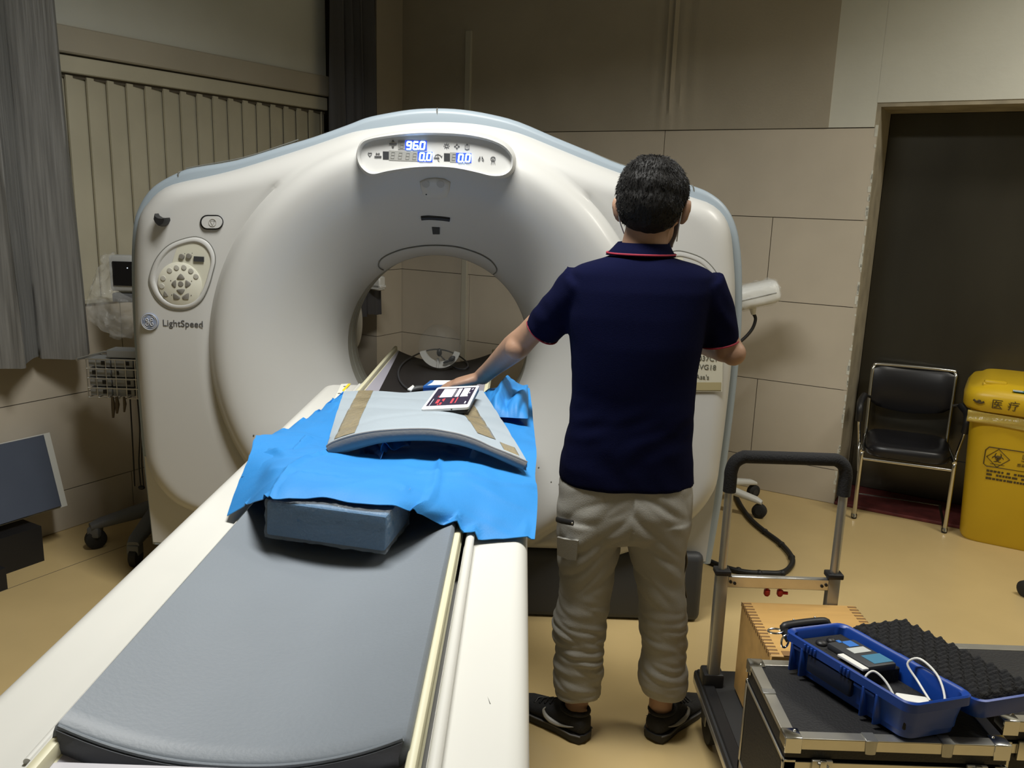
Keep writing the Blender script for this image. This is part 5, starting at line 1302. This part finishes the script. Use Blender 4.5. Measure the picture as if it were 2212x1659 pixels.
b = BM(); lathe(b, hub, [(.05, -.05), (.05, .02), (.022, .06), (.019, 1.02)], 20); finish('pole', b, M_wl, ij)
h0 = PY(1640, 634, 4.30)
b = BM(); hd3 = [h0 + V((-.32, .04, -.045)), h0 + V((-.1, .0, -.028)), h0 + V((.085, -.02, .024))]
Xh = (hd3[2] - hd3[1]).normalized(); Yh = UPV.cross(Xh).normalized(); Zh = Xh.cross(Yh)
loft(b, [oval(p, Yh, Zh, w, h, 20, 3.5) for p, w, h in ((hd3[0], .06, .04), (hd3[1], .085, .058), (hd3[2] - Xh * .03, .085, .058), (hd3[2] - Xh * .006, .078, .05), (hd3[2], .06, .035))])
hdm = finish('injector_head', b, M_wl, ij, ang=60)
b = BM(); tube(b, [h0 + V((-.1, 0, -.032)) - Yh * .086 * (1), hd3[2] - Xh * .02 - Yh * .086 * 1 + V((0, 0, -.002))], .002, 6); finish('case_seam', b, M_gline, hdm)
t = bmesh.new(); loft(t, [oval(hd3[1].lerp(hd3[2], k / 14) , Yh, Zh, .091 * (1 if k < 13 else .93), .064 * (1 if k < 13 else .85), 48, 3.2) for k in range(15)])
for v in t.verts: v.co += V((noise.noise(v.co * 50), noise.noise(v.co * 50 + V((7, 0, 0))), noise.noise(v.co * 45 + V((0, 9, 0))))) * .011
finish('plastic_sleeve', t, M_crinkle, hdm, ang=180)
b = BM(); k0 = PY(1624, 660, 4.30); tube(b, [k0 + V((0, 0, .01)), k0 + V((.008, 0, -.02)), k0 + V((.012, 0, -.045))], [.020, .017, .011], 12); finish('cable_gland', b, M_white, hdm)
b = BM(); tube(b, smooth([k0 + V((.012, 0, -.04))] + [PY(x, y, 4.30) for x, y in ((1632, 690), (1624, 712), (1604, 734), (1580, 750))] + [V((1.02, 4.34, .85))], 6), .0085, 10); finish('cable', b, M_black, ij)
# thick black cable on the floor
b = BM(); tube(b, smooth([PZ(x, y, .013) for x, y in ((1578, 1045), (1590, 1072), (1604, 1098), (1624, 1124), (1652, 1148), (1684, 1172), (1706, 1196), (1712, 1214), (1702, 1230), (1684, 1238), (1655, 1238), (1620, 1237), (1585, 1231), (1556, 1222), (1536, 1214), (1515, 1205))], 8), .0125, 10)
kk = smooth([PZ(x, y, .013) for x, y in ((1652, 1148), (1688, 1176), (1710, 1204), (1690, 1238), (1640, 1238), (1595, 1232))], 1)
for p in kk: ball(b, p, (.017, .017, .015), 8)
tag(finish('floor_cable', b, mat('black cable sheath', (.012, .012, .012), .5)), 'thick black cable looping across the floor behind the trolley', 'cable')
# caster at the right edge of the picture
b0 = PZ(2214, 1290, 0)
kc = thing('stool_caster', 'dark wheel of a stool on the open floor beyond the cases', 'wheel', b0)
b = BM(); lathe(b, b0 + V((-.014, 0, .036)), [(.0, 0), (.026, 0), (.036, .006), (.036, .024), (.026, .03), (.0, .03)], 24, (1, .4, 0)); finish('tyre', b, M_rubber, kc)
b = BM(); tube(b, smooth([b0 + V((.01, 0, .04)), b0 + V((.02, .0, .09)), b0 + V((.1, -.04, .11)), b0 + V((.2, -.08, .12))], 4), .014, 10); finish('stool_leg', b, M_dark, kc)
# ================================================================ left: monitor cart
mc = thing('monitor_cart', 'grey wheeled cart with bagged monitor, between slatted wall and scanner', 'cart', (-1.66, 3.74, 0))
M_cart = mat('cart grey', (.13, .135, .14), .5)
hb = V((-1.64, 3.74, .15))
for tp_ in (PZ(206, 1150, .075), PZ(292, 1190, .07), V((-1.45, 3.98, .07)), V((-1.82, 4.08, .07))):
    d = V((tp_.x - hb.x, tp_.y - hb.y, 0)); d.normalize(); s_ = V((-d.y, d.x, 0)); b = BM()
    ends = [hb, hb + d * .08 + V((0, 0, -.01)), V((tp_.x, tp_.y, .115)) - d * .02, V((tp_.x, tp_.y, .105)) + d * .02]
    loft(b, [oval(p, s_, UPV, w, h, 16, 3) for p, w, h in zip(ends, (.05, .045, .032, .026), (.035, .03, .02, .014))]); lg = finish('leg', b, M_cart, mc, ang=60)
    b = BM(); lathe(b, V((tp_.x, tp_.y, .045)) - s_ * .02, [(.0, 0), (.036, 0), (.045, .006), (.045, .034), (.036, .04), (.0, .04)], 24, s_); cs_ = finish('caster', b, M_rubber, lg)
    b = BM(); box(b, V((tp_.x, tp_.y, .08)), (.055, .055, .05), .01, 2); finish('caster_fork', b, M_cart, cs_)
b = BM(); lathe(b, hb, [(.055, -.04), (.055, .03), (.03, .08), (.024, 1.1)], 20); finish('pole', b, M_cart, mc)
m0 = PY(234, 551, 3.72); m1 = PY(234, 628, 3.72)
mw = .26; mh = m0.z - m1.z
b = BM(); box(b, (m0.x + mw / 2, 3.75, (m0.z + m1.z) / 2), (mw, .07, mh), .01, 2); mn = finish('monitor', b, mat('monitor grey white', (.42, .43, .42), .45), mc)
b = BM(); box(b, (m0.x + .018 + (mw - .05) / 2, 3.712, (m0.z + m1.z) / 2), (mw - .05, .008, mh - .05), .002, 1); sc2 = finish('monitor_screen', b, mat('dark monitor glass', (.004, .004, .006), .15), mn)
b = BM(); ball(b, PY(275, 579, 3.706), .0025, 8); finish('indicator_light', b, emis('indicator white', (.8, .9, 1), 1.0), mn)
b = BM(); box(b, (m0.x + .06, 3.77, m1.z - .03), (.12, .09, .04), .006, 2); finish('mount_arm', b, M_cart, mc)
# clear bag
t = bmesh.new(); rws = []
BG = [(549, 230, 243), (575, 223, 244), (600, 209, 243), (628, 198, 250), (645, 192, 298), (665, 190, 300), (690, 196, 302), (712, 215, 298), (728, 240, 283)]
for y, xl, xr in BG: rws.append(oval(PY((xl + xr) / 2, y, 3.72), XV, YV, (xr - xl) / 2 * 3.72 / FOC, .06 if y < 700 else .035, 44, 2.2))
loft(t, rws); bmesh.ops.subdivide_edges(t, edges=t.edges[:], cuts=2, use_grid_fill=True)
for v in t.verts: v.co += V((noise.noise(v.co * 34), noise.noise(v.co * 30 + V((7, 0, 0))), noise.noise(v.co * 26 + V((0, 9, 0))))) * .016 + V((noise.noise(v.co * 75), noise.noise(v.co * 75 + V((3, 0, 0))), 0)) * .006
finish('plastic_bag', t, M_crinkle, mc, ang=180)
# wire basket with small cartons
y0, y1 = 3.60, 3.71
bl = PY(187, 858, y0); blt = PY(185, 775, y0); xr_ = -1.585
b = BM(); rz0, rz1 = bl.z, blt.z
xs_ = [blt.x + (xr_ - blt.x) * k / 7 for k in range(8)]
for yv in (y0, y1):
    for k in range(5): z = rz0 + (rz1 - rz0) * k / 4; tube(b, [(blt.x, yv, z), (xr_, yv, z)], .003, 6)
    for x in xs_: tube(b, [(x, yv, rz0), (x, yv, rz1)], .0025, 6)
for x in xs_: tube(b, [(x, y0, rz0), (x, y1, rz0)], .0025, 6)
for z in (rz0, (rz0 + rz1) / 2, rz1):
    for x in (blt.x, xr_): tube(b, [(x, y0, z), (x, y1, z)], .003, 6)
finish('wire_basket', b, M_alu, mc)
b = BM(); tube(b, [(blt.x - .03, y0 - .02, rz1), (blt.x + .02, y1 + .02, rz1 + .008), (xr_, y1 + .02, rz1 + .01)], .006, 8); finish('basket_rail', b, M_alu, mc)
M_cl = mat('brown clip', (.10, .075, .045), .6)
for x, y, z0_, l, wd in ((252, 862, 0, .05, .010), (243, 862, 0, .065, .010), (268, 862, 0, .045, .008)):
    p = PY(x, y, 3.59); b = BM(); tube(b, [p + V((0, 0, .01)), p + V((.002, 0, -l * .5)), p + V((-.003, 0, -l * 1.3))], [wd * .6, wd, wd * .5], 8); finish('hanging_clip', b, M_cl, mc)
for pts in (((281, 862), (286, 950), (291, 1050)), ((297, 862), (302, 930), (300, 1000), (304, 1050)), ((308, 900), (306, 990), (310, 1050))):
    b = BM(); tube(b, smooth([PY(x, y, 3.60) for x, y in pts], 6), .0035, 6); finish('hanging_lead', b, M_black, mc)
b = BM(); ball(b, PY(306, 1053, 3.60), (.016, .012, .01), 8); finish('lead_plug', b, M_black, mc)
M_cart2 = mat('pale carton', (.30, .31, .31), .6); random.seed(11)
kx = (xr_ - blt.x) / 3
for r in range(4):
    for c in range(3):
        zz = rz0 + .006 + (rz1 - rz0) / 4 * r; hh3 = (rz1 - rz0) / 4 - .006; xc = blt.x + kx * (c + .5)
        pos = ('bottom', 'second lowest', 'second highest', 'top')[r] + ' row, ' + ('the one by the curtain', 'the middle one', 'the one by the scanner')[c]
        ctn = thing('carton', f'pale carton in the cart\'s wire basket, {pos}', 'carton', (xc, 3.657, zz), 0, 'small cartons in the wire basket')
        b = BM(); box(b, (xc, 3.657, zz + hh3 / 2), (kx - .006, .085, hh3), .002, 1); finish('carton_box', b, M_cart2, ctn)
        b = BM(); box(b, (xc + random.choice((-.024, .018, .024)), 3.6135, zz + hh3 * .5), (.017, .003, .017)); finish('black_mark', b, M_black, ctn, sm=False)
ctn = thing('carton', 'flat pale carton lying on top of the wire basket', 'carton', (-1.70, 3.657, rz1 + .004))
b = BM(); box(b, (-1.70, 3.657, rz1 + .022), (.2, .085, .034), .003, 1); finish('carton_box', b, M_cart2, ctn)
b = BM(); box(b, (-1.78, 3.618, rz1 + .022), (.018, .004, .018)); box(b, (-1.66, 3.618, rz1 + .022), (.018, .004, .018)); finish('black_mark', b, M_black, ctn, sm=False)
# ================================================================ padded board leaning on the left wall, on a black base
TRp = PP(107, 934, W(0, 2.93, 0), VA); BRp = PP(146, 1092, W(0, 2.80, 0), VA)
BLp = BRp - UA * 1.1; BLp.z = BRp.z; TLp = TRp - UA * 1.1 + V((0, 0, 0))
brd = thing('padded_board', 'blue grey padded board leaning on the wall under the grey curtain', 'board', (BRp - UA * .55).xy.to_3d())
nb_ = (TRp - BRp).cross(UA).normalized()
if nb_.dot(VA) > 0: nb_ = -nb_
M_bpad = mat('blue grey vinyl', (.075, .09, .125), .45, var=.05, vs=5)
b = BM(); prism(b, [TRp, BRp, BLp, TLp], nb_ * -.02); finish('backing', b, mat('board white edge', (.55, .55, .5), .5), brd, sm=False)
b = BM()
ii = lambda p, a, c: p
q = [TRp - UA * .035 + V((0, 0, -.006)), BRp - UA * .035 + V((0, 0, .004)), BLp, TLp]
rws = [[p + nb_ * .001 for p in q], [p + nb_ * .014 for p in q], [(p + (sum(q, V()) / 4 - p) * .02) + nb_ * .020 for p in q]]
loft(b, rws); finish('padding', b, M_bpad, brd, ang=30)
K1 = PP(95, 1199, W(0, 2.74, 0), VA); K2 = PP(87, 1137, W(0, 2.74, 0), VA)
b = BM(); hB = max(.1, K2.z); pK = V((K1.x, K1.y, 0))
prism(b, [pK, pK - UA * .9, pK - UA * .9 + VA * .14, pK + VA * .14], (0, 0, hB)); finish('base_box', b, M_black, brd, sm=False)
K3 = PZ(17, 1272, 0); b = BM(); prism(b, [K3, K3 - UA * .6, K3 - UA * .6 + VA * .18, K3 + VA * .18], (0, 0, .09)); finish('base_foot', b, M_black, brd, sm=False)
# ================================================================ curtains
M_cur = mat('grey satin curtain', (.19, .19, .183), .40, var=.28, vs=14, stretch=(6, 6, .2), bump=.2, bs=24)  # vertical streaks in the colour stand in for bright satin sheen
M_cur2 = mat('dark grey curtain', (.045, .043, .045), .55, var=.2, vs=10, stretch=(5, 5, .25), sheen=.2)
def curtain(name, lab, m, vc, top, bot, z0, z1, folds, a0, a1, hem, seed):
    b = BM(); n = folds * 14; rws = []
    for i in range(41):
        t = i / 40; r = []
        for j in range(n + 1):
            s = j / n; ph = s * folds * 2 * PI + 1.2 * math.sin(s * 9 + seed) + .25 * math.sin(t * 3 + s * 5)
            A_ = a0 + (a1 - a0) * t
            u = (top[0] + (top[1] - top[0]) * s) * (1 - t) + (bot[0] + (bot[1] - bot[0]) * s) * t
            u += A_ * .35 * math.sin(2 * ph)
            v = vc + A_ * math.sin(ph) + .01 * noise.noise(V((s * 8, t * 3, seed)))
            zb_ = z1 + hem * math.sin(ph * 1.0 + 1) + .006 * noise.noise(V((s * 60, seed, 0)))
            r.append(W(u, v, z0 + (zb_ - z0) * t))
        rws.append(r)
    sheet(b, rws, .0025)
    return tag(finish(name, b, m, ang=80), lab, 'curtain')
ut = PL(104, 0, 2.86); ub = PL(192, 750, 2.86); q = lambda p: (p - P0).dot(UA)
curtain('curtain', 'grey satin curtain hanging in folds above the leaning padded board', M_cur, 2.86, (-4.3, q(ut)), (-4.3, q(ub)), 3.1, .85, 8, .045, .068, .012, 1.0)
ut = PL(716, 0, 2.86); u2 = PL(800, 0, 2.86); ub = PL(714, 250, 2.86); ub2 = PL(819, 660, 2.86)
curtain('curtain', 'dark grey curtain hanging in the corner behind the scanner', M_cur2, 2.86, (q(ut), q(u2)), (q(ub), q(ub2)), 3.1, .83, 4, .02, .03, .006, 2.0)
b = BM(); tube(b, [W(-5.2, 2.86, 3.15), W(-.26, 2.86, 3.15)], .015, 10); tag(finish('curtain_rail', b, M_alu), 'metal curtain rail above the two grey curtains', 'rail')
# small white wall box and the shrouded stand seen through the bore
wbox(BM(), 0, 1, 0, 1, 0, 1) if False else None
b = BM(); wbox(b, -.53, -.47, 2.756, 2.846, .995, 1.085, 0, .008); wbox(b, -.53, -.47, 2.75, 2.852, 1.01, 1.03, 0, .004)
tube(b, [W(-.5, 2.83, 1.05), W(-.5, 3.2, 1.05), W(-.262, 3.2, 1.05)], .012, 8)
tag(finish('wall_box', b, M_white), 'small white box beside the dark curtain hem, seen through the bore', 'box')
s0 = PY(766, 695, 4.5)
sw = thing('covered_stand', 'white rounded cover on a stand, seen through the bore below the dark curtain', 'stand', (s0.x, s0.y, 0))
b = BM(); ball(b, s0, (.042, .04, .145), 28); finish('cover', b, M_white, sw)
b = BM(); tube(b, [V((s0.x, s0.y, .03)), V((s0.x, s0.y, s0.z - .1))], .015, 12); lathe(b, (s0.x, s0.y, 0), [(.16, 0), (.16, .02), (.03, .035)], 28); finish('stand_pole', b, M_cart, sw)
# ================================================================ light, camera, view
def area(name, loc, size, energy, col, spread, rot=(0, 0, 0)):
    l = bpy.data.lights.new(name, 'AREA'); l.shape = 'RECTANGLE'; l.size, l.size_y = size; l.energy = energy; l.color = col; l.spread = math.radians(spread)
    o = bpy.data.objects.new(name, l); C.objects.link(o); o.location = loc; o.rotation_euler = rot; return o
area('ceiling_lamp', (-.2, 2.0, 3.15), (1.2, .4), 60, (1.0, .99, .95), 154, (0, 0, -PI / 6))
area('ceiling_lamp', (2.6, 2.75, 3.2), (1.2, .4), 32, (1.0, .96, .86), 150, (0, 0, -PI / 6))
wd = bpy.data.worlds.new('World'); bpy.context.scene.world = wd; wd.use_nodes = True
wd.node_tree.nodes['Background'].inputs[0].default_value = (.02, .02, .02, 1); wd.node_tree.nodes['Background'].inputs[1].default_value = .5
cam = bpy.data.cameras.new('camera'); cam.sensor_fit = 'HORIZONTAL'; cam.sensor_width = 36; cam.lens = FOC / 2212 * 36; cam.clip_start = .02
co = bpy.data.objects.new('camera', cam); C.objects.link(co)
Mc = Matrix((_r, _u, -_f)).transposed()    # camera axes in photo frame are the identity: rebuild in world axes
co.matrix_world = Matrix.Translation(EYE) @ CAM.to_4x4()
sc = bpy.context.scene; sc.camera = co
sc.view_settings.view_transform = 'Standard'; sc.view_settings.look = 'None'; sc.view_settings.gamma = 1; sc.view_settings.use_curve_mapping = False
sc.view_settings.exposure = 0.2
